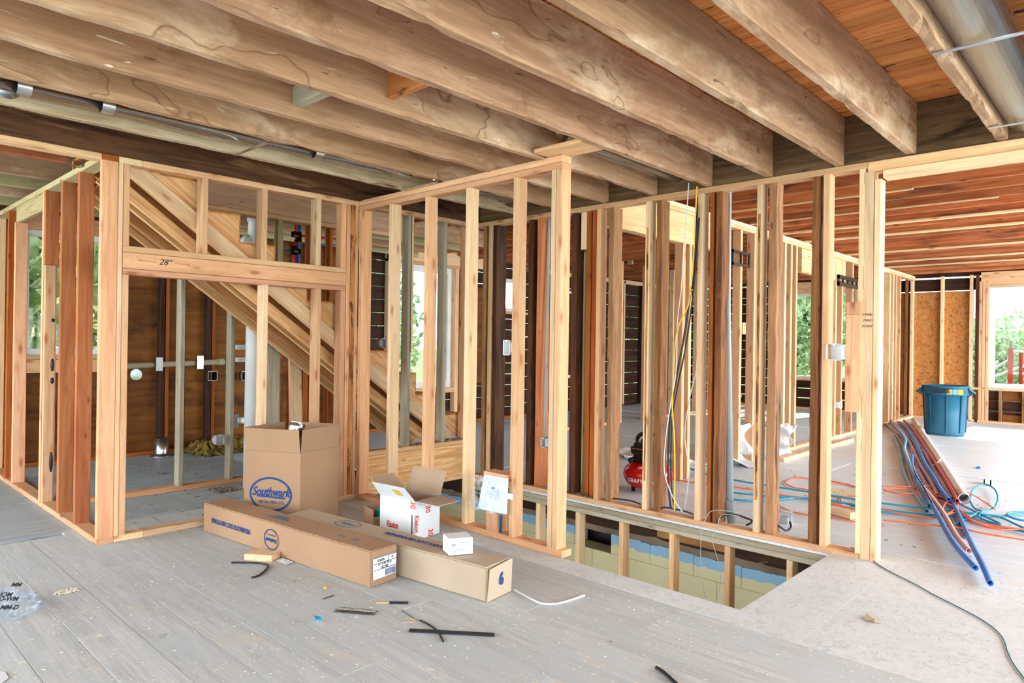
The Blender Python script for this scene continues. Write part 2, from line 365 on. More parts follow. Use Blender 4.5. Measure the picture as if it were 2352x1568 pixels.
# ---- floor
fl=st('floor',(0,0,0),'dusty timber floor of old boards and pale subfloor sheets with a stairwell opening','floor')
seams=[1.27-.198*k for k in range(21,0,-1)]+[1.27,1.468,1.64,1.825,2.07,2.25,2.46,2.67,2.86,3.045]
for a,b in zip(seams[:-1],seams[1:]):
    ys=[-2.6]; y=-2.6+U(.3,2.4)
    while y<4.6: ys.append(y); y+=U(1.6,3.2)
    ys.append(5.20 if b<1.36 else 5.3)
    for y0,y1 in zip(ys[:-1],ys[1:]):
        g=U(.0010,.0032); bd('board',fl,FLB,a+g/2,b-g/2,y0+.0005,y1-.001,-.024,U(-.0008,.0008),'y',c=.0005)
# strand board strips around the stairwell (opening x 3.24..4.55, y 1.48..4.79)
bd('strand_board_sheet',fl,OSBF,3.049,3.235,1.1275,4.9,-.018,.0005,'y','dusty strand board strip beside the stairwell',c=.0003)
bd('strand_board_sheet',fl,OSBF,3.2362,4.80,1.1275,1.48,-.018,.0005,'x','dusty strand board at the near end of the stairwell',c=.0003)
bd('strand_board_sheet',fl,OSBF,3.049,4.80,-.12,1.126,-.018,.0,'x',c=.0003)
bd('strand_board_sheet',fl,OSBF,3.049,4.80,-2.6,-.1215,-.018,.0005,'x',c=.0003)
# right-hand room sheets
xs=[4.804,6.02,7.24,8.2,9.42,10.64,11.86,13.08,14.7]
for i,(a,b) in enumerate(zip(xs[:-1],xs[1:])):
    off=(i%2)*1.2
    ys=[-3.2]+[y for y in (-2.4+off,.04+off,2.48+off,4.92+off,7.36+off) if y<8.3]+[8.3]
    for y0,y1 in zip(ys[:-1],ys[1:]): bd('subfloor_sheet',fl,FLS,a+.001,b-.001,y0+.001,y1-.001,-.02,U(-.002,.002)+(.006 if i==3 else 0),'y',c=.002)
bd('subfloor_sheet',fl,FLS,4.646,4.802,1.485,8.3,-.02,0,'y',c=.002)
bd('subfloor_sheet',fl,FLS,3.33,4.64,5.9,8.3,-.02,0,'x',c=.002)
# left and back-left sheets
for a,b in ((-2.9,-1.5),(-1.5,-.3),(-.3,.55),(.55,1.40),(1.40,2.2),(2.2,3.33)):
    ys=[5.26 if b<1.41 else 5.33,6.4,7.5,8.3]
    for y0,y1 in zip(ys[:-1],ys[1:]): bd('subfloor_sheet',fl,FLL,a+.002,b-.002,y0+.002,y1-.003,-.02,U(-.001,.001),'x',c=.002)
for a,b in ((-2.9,.95),(.98,1.10),(1.19,1.36)): bd('board',fl,FLB,a,b,5.203,5.256,-.03,-.012,'x')
bd('gap_shade_sheet',fl,BLKP,-2.9,3.16,-2.6,8.25,-.0265,-.025,'x',c=.0003); bd('gap_shade_sheet',fl,BLKP,4.66,14.7,-3.2,8.3,-.024,-.022,'x',c=.0003)  # black sheets added so the floor gaps look shaded
bd('gap_shade_sheet',fl,BLKP,3.05,4.8,-2.6,1.47,-.022,-.019,'x',c=.0003)
# joists under the floor (closes the gaps and carries the stairwell)
for x in [-2.6+.6*k for k in range(10)]: bd('floor_joist',fl,OLDD,x,x+.05,-2.6,8.2,-.25,-.026,'y')
bd('floor_joist',fl,FIR,3.17,3.21,1.2,4.9,-.25,-.02,'y'); bd('floor_joist',fl,FIR,3.2,4.54,1.40,1.44,-.25,-.02,'x')
bd('joist_plate',fl,RED,3.26,4.54,1.50,1.58,-.15,-.11,'x','reddish plate inside the near end of the stairwell')
bd('joist_plate',fl,FIR,3.26,4.30,1.60,1.68,-.25,-.21,'x')
bd('under_floor',fl,EARTH,-3,3.16,-2.6,8.3,-.30,-.26,'x',c=.001); bd('under_floor',fl,EARTH,5.35,14.8,-3.2,8.3,-.34,-.30,'x',c=.001)
bd('basement_slab',fl,EARTH,2.6,5.4,.5,8.4,-2.35,-2.3,'x',c=.001)
bd('stairwell_side',fl,DBRD,3.12,3.16,1.2,8.0,-2.3,-.26,'y',c=.001)

# ---- ceiling
ce=st('ceiling',(0,0,2.44),'open ceiling of thick old grey joists under orange boards','ceiling')
jy=[.19,.652,1.093,1.495,1.945,2.386,2.84,3.29,3.745,4.20,4.788]
for i,y in enumerate(jy):
    m=JOI; l=None
    if i==9: m=JOIW; l='whitened joist beside the thin duct'
    if i==10: m=JOID; l='dark mouldy joist above the doorway wall'
    x1=4.552
    bd('joist',ce,m,-2.8,x1,y-.055,y,2.442,2.745,'x',l,c=.006,jit=.011 if i<10 else .003)
bd('joist',ce,JOI,4.3,4.552,1.9,1.945,2.45,2.5,'x') if 0 else None
bd('rim_board',ce,RIM,4.556,4.60,-3.2,4.88,2.442,2.745,'y','dark rim board closing the joist ends')
yb=-3.2
cw=.128
x=-2.8
while x<4.60:
    ys=[-3.2,U(-1.5,.8),U(1.5,3.4),4.9]
    for y0,y1 in zip(ys[:-1],ys[1:]): bd('ceiling_board',ce,CEILB,x+.003,min(x+cw,4.6)-.003,y0+.001,y1-.001,2.748,2.77,'y',c=.003)
    x+=cw
bd('seam_shade_sheet',ce,BLKP,-2.8,4.6,-3.2,4.9,2.772,2.78,'x',c=.001)  # black sheet added above the boards to give the seams their shade
# left back part of the ceiling
bd('ceiling_joist',ce,RED,-1.5,1.25,5.22,5.27,2.44,2.62,'x','reddish joist held by a steel hanger')
for k,y in enumerate((6.2,6.7,7.2,7.7)): bd('ceiling_joist',ce,GRN if k%2 else JOI,-2.6,6.2,y,y+.05,2.50,2.70,'x')
for k in range(12): bd('ceiling_board',ce,DBRD,-2.8+.7*k,-2.11+.7*k,6.05 if 1.3<-2.45+.7*k<4.5 else 4.9,8.3,2.748,2.77,'y')
bd('sun_block_roof',ce,NEWP,-3.4,15.2,-3.7,9.0,5.0,5.04,'x')  # unseen roof added to keep direct sun out of the stair opening
bd('rafter',ce,JOID,.1,.15,5.3,8.2,2.49,2.62,'y'); bd('rafter',ce,GRN,.155,.2,5.3,8.2,2.46,2.5,'y')
# right room joists (along Y) with boards above
x=4.9; k=0
while x<14.5:
    bd('ceiling_joist',ce,RJ,x,x+.045,-3.2,8.3,2.655,2.85,'y',c=.004,jit=.004,seg=10)
    if k in (8,10,14,17,19): bd('furring_strip',ce,NEWP,x-.03,x+.05,-3.2,3.3,2.632,2.654,'y')
    elif k in (1,4,6): bd('furring_strip',ce,NEWP,x-.002,x+.02,U(1.0,2.2),3.3,2.64,2.654,'y')
    x+=.405; k+=1
for k in range(8): bd('ceiling_board',ce,CEILB,4.61+1.27*k,5.875+1.27*k,-3.2,8.3,2.852,2.87,'y')

# ---- left partition wall (runs along Y at x 1.34)
wl=st('wall_left',(1.387,6.4,0),'left partition of reddish studs seen edge-on with a tall window beyond')
bd('bottom_plate',wl,FIR,1.34,1.434,4.79,8.15,0,.04,'y'); bd('end_plate',wl,ORG,1.34,1.434,4.788,4.84,ZT,2.445,'x','orange end block on the plate corner')
bd('top_plate',wl,GRN,1.34,1.434,4.842,8.15,ZT,2.445,'y','green tinted top plate')
bd('stud',wl,FIR,1.34,1.434,4.79,4.83,.04,ZT,'z')
def lst(px,py=700,m=RED,z0=.04,z1=ZT,w=T,x0=1.34,x1=1.434):
    y=XP(px,py,1.34).y; return bd('stud',wl,m,x0,x1,y,y+w,z0,z1,'z')
lst(178); lst(139)
y=XP(103,560,1.34).y; zs=XP(104,606,1.34).z; bd('stud',wl,RED,1.34,1.434,y,y+T,zs,ZT,'z'); 
bd('stud',wl,NEW,1.345,1.415,y+.0,y+.035,.04,zs-.005,'z','knotty pale cripple stud with dark burnt knots')
bd('stud',wl,FIR,1.34,1.434,y+.05,y+.09,.04,ZT-.0,'z')
bd('header',wl,GRN,1.35,1.385,y+.1,XP(33,600,1.34).y,2.27,ZT,'y','green tinted header board')
lst(33,z1=2.27,m=FIR); lst(17,m=ORG); lst(-16,m=NEW); lst(-44)
# knots burnt into the cripple
for zz,hh in ((1.08,.10),(.96,.05),(.34,.16),(1.42,.03)):
    me=lathe([(0,0),(1,.0),(.8,.004),(0,.005)],14); o=link('burnt_knot',me,BLKP,wl,(1.40,y-.0005,zz),Matrix(((1,0,0),(0,0,1),(0,-1,0)))@Matrix(((1,0,0),(0,-1,0),(0,0,-1)))); o.scale=(.013,hh/2,1)

# ---- doorway wall (along X at y 4.79)
wf=st('wall_front',(2.3,4.837,0),'framed doorway wall with triple header marked 28 inches in front of the stairs')
Y0,Y1=4.79,4.884
bd('top_plate',wf,NEW,-1.2,1.338,Y0-.0,Y1,ZT,2.443,'x','fresh plate running left under the dark joist')
bd('top_plate',wf,NEWP,1.436,1.575,Y0,Y1,ZT,2.445,'x'); bd('top_plate',wf,NEW,1.577,3.228,Y0,Y1,ZT,2.445,'x'); bd('top_plate',wf,NEW,3.33,4.55,Y0,Y1,ZT,2.445,'x')
bd('bottom_plate',wf,NEWP,1.436,1.61,Y0,Y1,0,.04,'x'); bd('bottom_plate',wf,NEWP,1.612,3.228,Y0,Y1,0,.04,'x')
def ws(x0,x1,z0,z1,m=NEW,y0=Y0,y1=Y1,l=None,w=wf,n='stud',j=0): return bd(n,w,m,x0,x1,y0,y1,z0,z1,'z',l,jit=j)
ws(1.436,1.463,.04,ZT,NEWP); ws(1.465,1.503,1.884,ZT,FIR,n='cripple_stud'); ws(1.465,1.503,.04,1.698,NEW)
bd('header',wf,NEW,1.465,3.112,Y0,Y1,1.845,1.884,'x'); bd('header',wf,FIR,1.465,3.112,Y0,Y0+.04,1.740,1.843,'x','header board with pencilled 28 inch mark'); bd('header',wf,FIR,1.465,3.112,Y1-.04,Y1,1.740,1.843,'x'); bd('header',wf,FIR,1.465,3.112,Y0,Y1,1.700,1.738,'x')
for a in (1.957,2.392,2.84): ws(a,a+.042,1.884,ZT,NEW if a<2.5 else NEWP,n='cripple_stud')
ws(3.07,3.112,1.884,ZT,FIR,n='cripple_stud'); ws(2.408,2.449,.04,1.70,NEWP); ws(2.848,2.890,.04,1.70,NEW); ws(3.07,3.112,.04,1.70,FIR)
ws(3.116,3.152,.04,ZT,FIR); ws(3.156,3.196,.04,ZT,BARK,j=.006,l='waney edged stud with reddish bark line'); ws(3.198,3.228,.04,ZT,NEW)
# pencil marks
hy=Y0-.0005
text('pencil_mark',wf,'28"',.055,(1.72,hy,1.797),(1,0,-.03),(0,0,1),INKB,thick=.0002,shear=.3)
for a,b in ((1.56,1.67),(1.78,1.88)):
    beam('pencil_mark',wf,INKB,(a,hy,1.80),(b,hy,1.795),.0006,.0015,up=Vector((0,0,1)))
for (xa,za),(xb,zb) in (((1.56,1.80),(1.575,1.808)),((1.56,1.80),(1.575,1.792)),((1.88,1.795),(1.865,1.803)),((1.88,1.795),(1.865,1.787))): beam('pencil_mark',wf,INKB,(xa,hy,za),(xb,hy,zb),.0006,.0015)
# continuation behind the stairwell: raised header of the landing with studs
bd('landing_header',wf,STR,3.326,4.52,Y0,Y0+.04,.04,.33,'x','wide knotty board of the stair landing')
bd('landing_header',wf,NEW,3.326,4.52,Y0,Y1,.332,.37,'x'); bd('landing_header',wf,NEW,3.326,4.52,Y0,Y1,.0,.038,'x')
for px,m in ((934,GREYW),(1016,GREYW)):
    x=YP(px,900,Y0).x; ws(x,x+.04,.37,ZT,m)
x=YP(944,560,Y0).x; ws(x,x+.035,1.2,ZT,NEWP,n='cripple_stud')
ws(4.44,4.48,.37,ZT,FIR); ws(4.49,4.53,.37,ZT,OLD)

# ---- centre partition (along Y at x 3.23)
wc=st('wall_center',(3.277,3.7,0),'short centre partition of pale studs with a double top plate')
X0,X1=3.23,3.324
bd('bottom_plate',wc,FIR,X0,X1,2.605,4.788,0,.042,'y')
bd('top_plate',wc,FIR,X0,X1,2.645,4.82,2.366,2.406,'y'); bd('top_plate',wc,NEW,X0,X1,2.645,4.80,2.408,2.450,'y')
def cs(yh,m,t=T,z0=.042,z1=2.366,l=None,j=0): return bd('stud',wc,m,X0,X1,yh-t,yh,z0,z1,'z',l,jit=j)
cs(4.788,FIR,.05); cs(4.383,NEWP,l='pale stud with a waney reddish edge',j=.003); cs(3.945,NEW); cs(3.502,NEWP,j=.004,l='pale stud with a wavy edge'); cs(3.049,NEW); cs(2.727,NEWP,.038); cs(2.687,NEW,.042)
bd('cripple_stud',wc,FIR,X0,X1,3.155,3.262,.042,.405,'z'); bd('cripple_stud',wc,GREYW,X1-.03,X1,3.06,3.09,.042,.40,'z')
bd('cripple_header',wc,FIR,X0-.02,X1,3.052,3.265,.408,.44,'y')
bd('joist_nailer',wc,NEW,3.10,3.32,2.40,2.76,2.452,2.475,'y','pale nailer board above the partition end')
# ---- long partition beyond the stairwell (along Y at x 4.545)
wr=st('wall_right',(4.6,3,0),'long partition of mixed new and old dark studs beyond the stairwell')
A,B=4.545,4.639
bd('top_plate',wr,NEW,A,B,1.30,4.788,2.400,2.440,'y'); bd('header',wr,LVL,A,B,-3.2,1.298,2.376,2.438,'y','peach coloured header over the wide opening'); bd('header',wr,NEWP,A-.012,B,-3.2,1.21,2.325,2.374,'y')
bd('bottom_plate',wr,NEW,A,B,1.324,4.788,-.010,.030,'y'); bd('strand_board_edge',wr,OSBF,A+.004,B,1.45,4.78,-.030,-.011,'y')
bd('double_plate',wr,GREYW,A,B,1.44,4.78,-.069,-.031,'y'); bd('double_plate',wr,GREYW,A,B,1.44,4.78,-.108,-.070,'y')
for yh in (4.40,3.966,3.526,3.09,2.641,2.201,1.765): bd('knee_stud',wr,NEWP if int(yh*10)%2 else NEW,A+.002,B,yh-T,yh,-1.5,-.109,'z')
def rs(px,m,t=T,x0=A,x1=B,py=700,z0=.03,z1=2.40,l=None,j=0):
    y=XP(px,py,x0).y; return bd('stud',wr,m,x0,x1,y-t,y,z0,z1,'z',l,jit=j)
def barkst(px):
    rs(px,NEWP,l='new stud with reddish bark strip'); y=XP(px,700,A).y; bd('bark_strip',wr,BARK,A-.0015,A+.002,y-.030,y-.013,.25,2.2,'z',jit=.004)
for px in (1108,): rs(px,OLDG)
rs(1120,NEW); rs(1131,OLDD,.05,A+.02,4.70,j=.004,l='dark old stud with worn edges'); rs(1212,OLDD,.05,A+.02,4.72,j=.004); rs(1232,RED,.05,A+.03,4.70)
rs(1311,OLDD,.06,A+.02,4.78,j=.003); rs(1332,GRN,.05,4.66,4.75,z1=2.08); rs(1332,NEWP,.06,A+.04,4.66,z0=2.09,z1=2.4); rs(1345,ORG,.05,A+.04,4.76,l='orange stained stud in the dark cluster'); rs(1358,ORG,.045,A+.03,4.68)
rs(1368,FIR); rs(1396,OLDG,.05,A+.01,4.68,j=.01,l='old brown round edged stud')
barkst(1480); rs(1505,OLD,.05,A+.02,4.68,j=.006)
rs(1600,NEWP); rs(1628,ORG,.03,A+.02,4.62); rs(1642,OLD,.05,A+.02,4.68,j=.008)
barkst(1735); rs(1763,OLDG,.06,A+.02,4.67,j=.012,l='round old pole stud with bark strip')
rs(1862,OLD,.055,A+.02,4.66,j=.012,l='rough dark stud with grey plaster on its edge'); rs(1888,NEW)
y=XP(1879,700,A+.02).y; bd('plaster_strip',wr,GREYM,A+.03,4.655,y-.045,y-.034,.2,2.0,'z',jit=.006)
rs(1970,NEWP,.035); rs(1984,OLD,.03,A+.01,4.66,j=.01); bd('cleat',wr,FIR,A-.014,A+.02,1.325,1.412,.90,1.50,'z'); bd('cleat',wr,FIR,A-.014,A+.02,1.325,1.412,1.502,1.58,'z')
bd('stud',wr,NEWP,A,B,1.262,1.322,.001,2.376,'z','bright pale stud with wavy edge at the opening',jit=.004); bd('stud',wr,NEWP,A,B,1.224,1.260,.001,2.325,'z','bright pale corner stud at the opening')
for q,t in enumerate(('FTMK','TWO','PONY')): text('pen_note',wr,t,.022,(A-.0008,1.291,1.50-.035*q),(0,-1,0),(0,0,1),INKB,thick=.0002,shear=.3)
# ---- foundation wall seen down the stairwell
wb=st('wall_basement',(5.1,3,-2.3),'painted concrete block wall with blue band under the floor')
bx=5.0
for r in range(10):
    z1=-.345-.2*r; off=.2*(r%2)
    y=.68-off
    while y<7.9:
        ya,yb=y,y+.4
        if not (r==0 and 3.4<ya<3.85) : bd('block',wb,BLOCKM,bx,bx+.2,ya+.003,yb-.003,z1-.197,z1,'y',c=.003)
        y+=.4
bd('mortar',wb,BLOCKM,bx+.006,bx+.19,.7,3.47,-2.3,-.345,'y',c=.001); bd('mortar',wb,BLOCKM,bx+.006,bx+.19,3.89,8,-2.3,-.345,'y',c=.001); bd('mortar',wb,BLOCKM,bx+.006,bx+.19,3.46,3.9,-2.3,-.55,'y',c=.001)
bd('sill_beam',wb,DBRD,4.92,5.3,.7,8.0,-.30,-.10,'y','dark rotten sill beam',jit=.03); bd('sill_debris',wb,DIRT,4.93,5.28,.7,8.0,-.355,-.27,'y',jit=.03,kind='stuff')
bd('straw_debris',wb,NEST,4.89,5.0,2.35,2.95,-.27,-.20,'y',jit=.03,kind='stuff')
bd('cavity_shade',wb,BLKP,5.24,5.3,3.3,4.1,-.7,-.3,'y'); bd('wall_end',wb,DBRD,3.16,5.2,7.9,8.0,-2.3,-.1,'x'); bd('stone_infill',wb,DIRT,3.3,5.0,5.95,6.05,-2.3,-.11,'x',jit=.01)  # black slab stands in for the shade inside the missing block
# ---- inner partition behind the stairs (along X at y 6.1)
wi=st('wall_inner',(2.5,6.1,0),'inner partition of pale studs behind the stairs')
I0,I1=6.03,6.124
bd('bottom_plate',wi,FIR,1.436,3.3,I0,I1,0,.04,'x')
for px,m in ((411,GREYW),(527,GREYW)):
    x=YP(px,1000,I0).x; bd('stud',wi,m,x,x+T,I0,I1,.04,2.42,'z')
bd('stud',wi,GRN,3.02,3.06,I0,I1,1.0,2.42,'z'); bd('stud',wi,ORG,3.50,3.54,I0,I1,.04,2.42,'z')
x=YP(640,545,I0).x; bd('stud',wi,GRN,x,x+.05,I0,I1,1.5,2.42,'z')
bd('header',wi,PINK,1.6,4.6,I0-.05,I0-.01,2.46,2.74,'x','wide knotty pinkish board above the stairs'); bd('header',wi,NEW,1.6,4.6,I0-.05,I1,2.42,2.458,'x')
x=YP(758,575,I0).x; bd('stud',wi,ORG,x,x+.035,I0,I1,.04,2.42,'z')
# loose planks leaning under the stairs
for a,b,m in (((628,980),(627,775),GREYW),((683,985),(676,765),NEWP)):
    p0=YP(*a,5.75); p1=YP(*b,5.75); p0.z=.03; tag(beam('leaning_plank',None,m,p0,p1,.03,.12,up=Vector((1,0,0))),'%s plank standing under the stairs %s'%(('grey weathered','behind the tall carton') if m is GREYW else ('pale knotty','to the right of the grey one, tilted left')),'plank')
# ---- back exterior wall (y 8.2)
wk=st('wall_back',(5,8.2,0),'rear outer wall sheathed with dark boards and orange plywood between studs')
K=8.2
def panelhole(x0,x1,z0,z1,cx,cz,r,y0,y1,n=24):
    vs=[];fs=[]
    def sq(a):
        c,s=math.cos(a),math.sin(a); k=1/max(abs(c),abs(s)); X=cx+c*k*.2;Z=cz+s*k*.2; return X,Z
    for y in (y0,y1):
        for k in range(n):
            a=2*math.pi*k/n; vs.append((cx+r*math.cos(a),y,cz+r*math.sin(a)))
        for k in range(n):
            a=2*math.pi*k/n; X,Z=sq(a); vs.append((X,y,Z))
    for k in range(n):
        k2=(k+1)%n
        fs+= [(k,k2,n+k2,n+k),(2*n+k,3*n+k,3*n+k2,2*n+k2),(k,2*n+k,2*n+k2,k2)]
    return joinm([mesh(vs,fs),boxm(x0,cx-.2,y0,y1,z0,z1),boxm(cx+.2,x1,y0,y1,z0,z1),boxm(cx-.2,cx+.2,y0,y1,z0,cz-.2),boxm(cx-.2,cx+.2,y0,y1,cz+.2,z1)])
hc=YP(313,860,K)
link('plywood_panel',panelhole(2.35,3.18,0,2.7,hc.x,hc.z,.062,K,K+.02),PLY,wk)
bd('plywood_panel',wk,PLY,3.184,4.4,K,K+.02,0,2.7,'x',c=.002); bd('plywood_panel',wk,PLY,4.404,5.6,K,K+.02,0,2.7,'x',c=.002)
bd('plywood_panel',wk,PLY,-2.8,1.60,K,K+.02,0,2.7,'x',c=.002); bd('plywood_panel',wk,PLY,1.6,2.346,K,K+.02,0,1.06,'x',c=.002); bd('plywood_panel',wk,PLY,1.6,2.346,K,K+.02,2.40,2.7,'x',c=.002)
for x,m in ((2.36,FIR),(2.93,ORG),(3.45,ORG),(3.96,FIR),(4.5,DBRD),(5.0,ORG),(5.5,DBRD),(1.52,FIR),(.9,FIR),(.3,FIR),(5.98,NEWP),(7.62,NEW),(8.1,DBRD),(8.9,DBRD)):
    bd('stud',wk,m,x,x+.04,K-.094,K-.001,.04,2.6,'z'); 
for x in (2.87,3.39,4.7): bd('stud',wk,DBRD,x,x+.05,K-.1,K-.001,.04,2.6,'z')
bd('bottom_plate',wk,ORG,1.5,9,K-.094,K-.001,0,.04,'x'); bd('window_sill_board',wk,FIR,1.56,2.36,K-.1,K-.001,1.07,1.11,'x'); bd('window_sill_board',wk,FIR,1.56,2.36,K-.1,K-.001,.93,1.06,'x')
bd('header',wk,FIR,1.56,2.36,K-.09,K-.001,2.36,2.52,'x')
# wall area behind the landing: window, plywood, dark boards
bd('header',wk,NEWP,5.98,8.2,K-.095,K-.055,2.50,2.72,'x'); bd('header',wk,NEW,5.98,7.7,K-.1,K-.001,2.46,2.498,'x')
bd('stud',wk,NEWP,6.08,6.16,K-.1,K-.001,.5,2.5,'z'); bd('stud',wk,NEW,7.28,7.36,K-.1,K-.001,.04,2.46,'z'); bd('stud',wk,DBRD,7.40,7.44,K-.1,K-.001,.04,2.46,'z'); bd('stud',wk,NEW,7.46,7.5,K-.1,K-.001,.3,2.46,'z')
bd('plywood_panel',wk,PLY,7.5,8.06,K-.02,K-.002,.62,2.2,'x','orange knotty plywood to the right of the back window'); bd('window_sill_board',wk,NEW,6.16,7.28,K-.1,K-.001,.50,.58,'x')
def boards(par,m,a0,a1,zlo,zhi,axis,pos,h=.19,gap=.008,skip=None):
    z=zlo
    while z<zhi-.02:
        zz=min(z+h,zhi)
        if axis=='x': bd('sheathing_board',par,m,a0,a1,pos,pos+.02,z,zz-gap*U(.5,1.6),'x',c=.002)
        else: bd('sheathing_board',par,m,pos,pos+.02,a0,a1,z,zz-gap*U(.5,1.6),'y',c=.002)
        z+=h
boards(wk,DBRD,5.6,6.12,0,2.7,'x',K+.004); boards(wk,DBRD,6.12,7.3,0,.5,'x',K+.004); boards(wk,DBRD,6.12,7.3,2.5,2.7,'x',K+.004)
boards(wk,DBRD,7.3,8.44,0,2.7,'x',K+.004)
boards(wk,DBRD,8.44,9.0,0,1.83,'x',K+.004); boards(wk,DBRD,8.44,9.0,2.4,2.7,'x',K+.004); bd('window_sill_board',wk,NEW,8.4,9.04,K-.08,K,1.79,1.83,'x')
boards(wk,DBRD,9.0,14.6,0,2.86,'x',K+.004,h=.235)
for x,m in ((9.7,DBRD),(10.9,NEWP),(12.0,NEWP),(12.7,DBRD),(13.3,NEWP),(13.9,DBRD)): bd('stud',wk,m,x,x+.05,K-.1,K-.001,.04,2.62,'z')
bd('top_plate',wk,NEWP,9.0,14.6,K-.1,K-.001,2.56,2.64,'x')
# ---- far right exterior wall (x 14.6)
we=st('wall_far',(14.6,3,0),'far outer wall with strand board panels, studs and a big window')
E0=14.6
boards(we,DBRD,-3.2,8.2,2.36,2.9,'y',E0+.004,h=.25,gap=.03)
bd('strand_board_panel',we,OSBW,E0,E0+.02,2.42,2.86,.0,2.345,'z','orange strand board panel with printed stamps',c=.002); bd('strand_board_panel',we,OSBW,E0,E0+.02,2.864,3.3,.0,2.345,'z',c=.002)
bd('strand_board_panel',we,OSBW,E0,E0+.02,3.304,4.3,.0,2.345,'z',c=.002)
for y,m in ((3.42,OLD),(3.33,NEWP),(2.84,NEWP),(2.39,NEWP),(2.30,OLDD)): bd('stud',we,m,E0-.094,E0-.001,y-.0,y+.05,.0,2.62,'z')
for y in (2.15,2.20,2.25): bd('stud',we,NEW,E0-.094,E0-.001,y,y+.045,.04,2.5,'z')
bd('header',we,NEW,E0-.09,E0-.001,.5,2.27,2.43,2.66,'y','tall pine header above the big window'); bd('header',we,NEWP,E0-.096,E0-.001,.5,2.2,2.385,2.428,'y')
bd('window_sill_board',we,NEWP,E0-.11,E0-.001,.4,2.4,.58,.62,'y'); bd('bottom_plate',we,NEW,E0-.094,E0-.001,-3.2,8.1,0,.04,'y')
boards(we,DBRD,-3.2,2.3,.04,.58,'y',E0+.004,h=.18,gap=.014)
for y in (1.95,1.62,1.3,1.0,.6): bd('cripple_stud',we,OLDG,E0-.094,E0-.001,y,y+.045,.04,.58,'z')
for ya,yb in ((1.67,1.94),(1.35,1.61)): bd('plywood_patch',we,PLY,E0-.02,E0-.002,ya,yb,.40,.57,'y'); bd('plywood_patch',we,PLY,E0-.02,E0-.002,ya,yb,.04,.16,'y')
bd('window_post',we,NEW,E0-.094,E0-.001,.38,.46,.6,2.4,'z')
boards(we,DBRD,-3.2,.38,.58,2.36,'y',E0+.004,h=.2,gap=.01)
# behind the middle partition: windows with boards below
boards(we,DBRD,4.3,8.2,.04,.62,'y',E0+.004,h=.2,gap=.012)
bd('header',we,NEW,E0-.09,E0-.001,4.3,6.0,2.40,2.64,'y'); bd('window_sill_board',we,NEW,E0-.1,E0-.001,4.3,6.0,.60,.64,'y')
for y in (4.3,5.0,5.58,5.95): bd('stud',we,NEWP,E0-.094,E0-.001,y,y+.06,.04,2.62,'z')
boards(we,DBRD,6.0,8.2,.62,2.36,'y',E0+.004,h=.2,gap=.012)
for y in (6.3,6.8,7.3,7.8): bd('stud',we,OLDD,E0-.094,E0-.001,y,y+.05,.04,2.62,'z')
# ---- middle partition of the right room (along X at y 3.3)
wm=st('wall_middle',(9.5,3.35,0),'middle partition of the right room with a bright pine beam')
Q0,Q1=3.30,3.394
bd('header',wm,LVL,4.66,6.6,Q0,Q0+.045,2.275,2.56,'x','bright knotty pine beam',c=.003); bd('header',wm,LVL,4.66,6.6,Q0+.046,Q1,2.275,2.56,'x')
bd('top_plate',wm,NEW,4.66,14.5,Q0,Q1,2.563,2.602,'x'); bd('top_plate',wm,NEWP,4.66,14.5,Q0,Q1,2.604,2.645,'x')
bd('bottom_plate',wm,NEWP,7.6,14.5,Q0,Q1,0,.04,'x')
for px,m in ((1566,FIR),(1581,NEW),(1698,FIR),(1730,NEW),(1800,NEWP),(1814,NEW),(1826,NEW),(1918,NEW),(1932,FIR),(1956,FIR),(2042,NEW),(2050,NEWP),(2057,NEW),(2066,FIR)):
    x=YP(px,850,Q0).x; bd('stud',wm,m,x,x+.05,Q0,Q1,.04 if x>7.6 else 0,2.275 if x<6.6 else 2.56,'z')
bd('header',wm,NEW,8.9,10.6,Q0+.01,Q1-.01,2.25,2.56,'x'); 
bd('blocking',wm,NEWP,YP(1706,735,Q1+.5).x,YP(1722,735,Q1+.5).x,Q1+.5,Q1+.55,1.45,1.6,'x')
# ---- deep partition with a doorway (along X at y 6.4)
wd=st('wall_deep',(10,6.45,0),'deep partition with a narrow doorway beyond the stairwell studs')
G0,G1=6.4,6.494
x0=YP(1430,800,G0).x; x1=YP(1484,800,G0).x; z=YP(1455,598,G0).z
bd('header',wd,GRN,x0-1.0,14.4,G0,G1,z,z+.06,'x'); bd('header',wd,GRN,x0-1.0,14.4,G0,G1,z+.2,z+.26,'x'); bd('header',wd,NEW,x0-1,14.4,G0,G1,z+.065,z+.19,'x')
for x in (x0-.04,x1,x1+.05,x1+.9,x1+.95,x1+1.8,x1+2.4,x0-.6): bd('stud',wd,NEW if x<11 else NEWP,x,x+.04,G0,G1,.04,z,'z')
for x in (x0+.25,x1+.4,x1+1.3): bd('cripple_stud',wd,GRN,x,x+.04,G0,G1,z+.26,2.64,'z')
bd('bottom_plate',wd,NEW,x0-1.6,x0-.0,G0,G1,0,.04,'x'); bd('bottom_plate',wd,NEW,x1,14.4,G0,G1,0,.04,'x')
# loose timber on the far floor
tag(bd('timber_offcut',None,NEWP,YP(1785,1057,3.1).x,10.1,3.02,3.10,.0,.05,'x'),'long pale timber lying along the foot of the middle partition','timber')
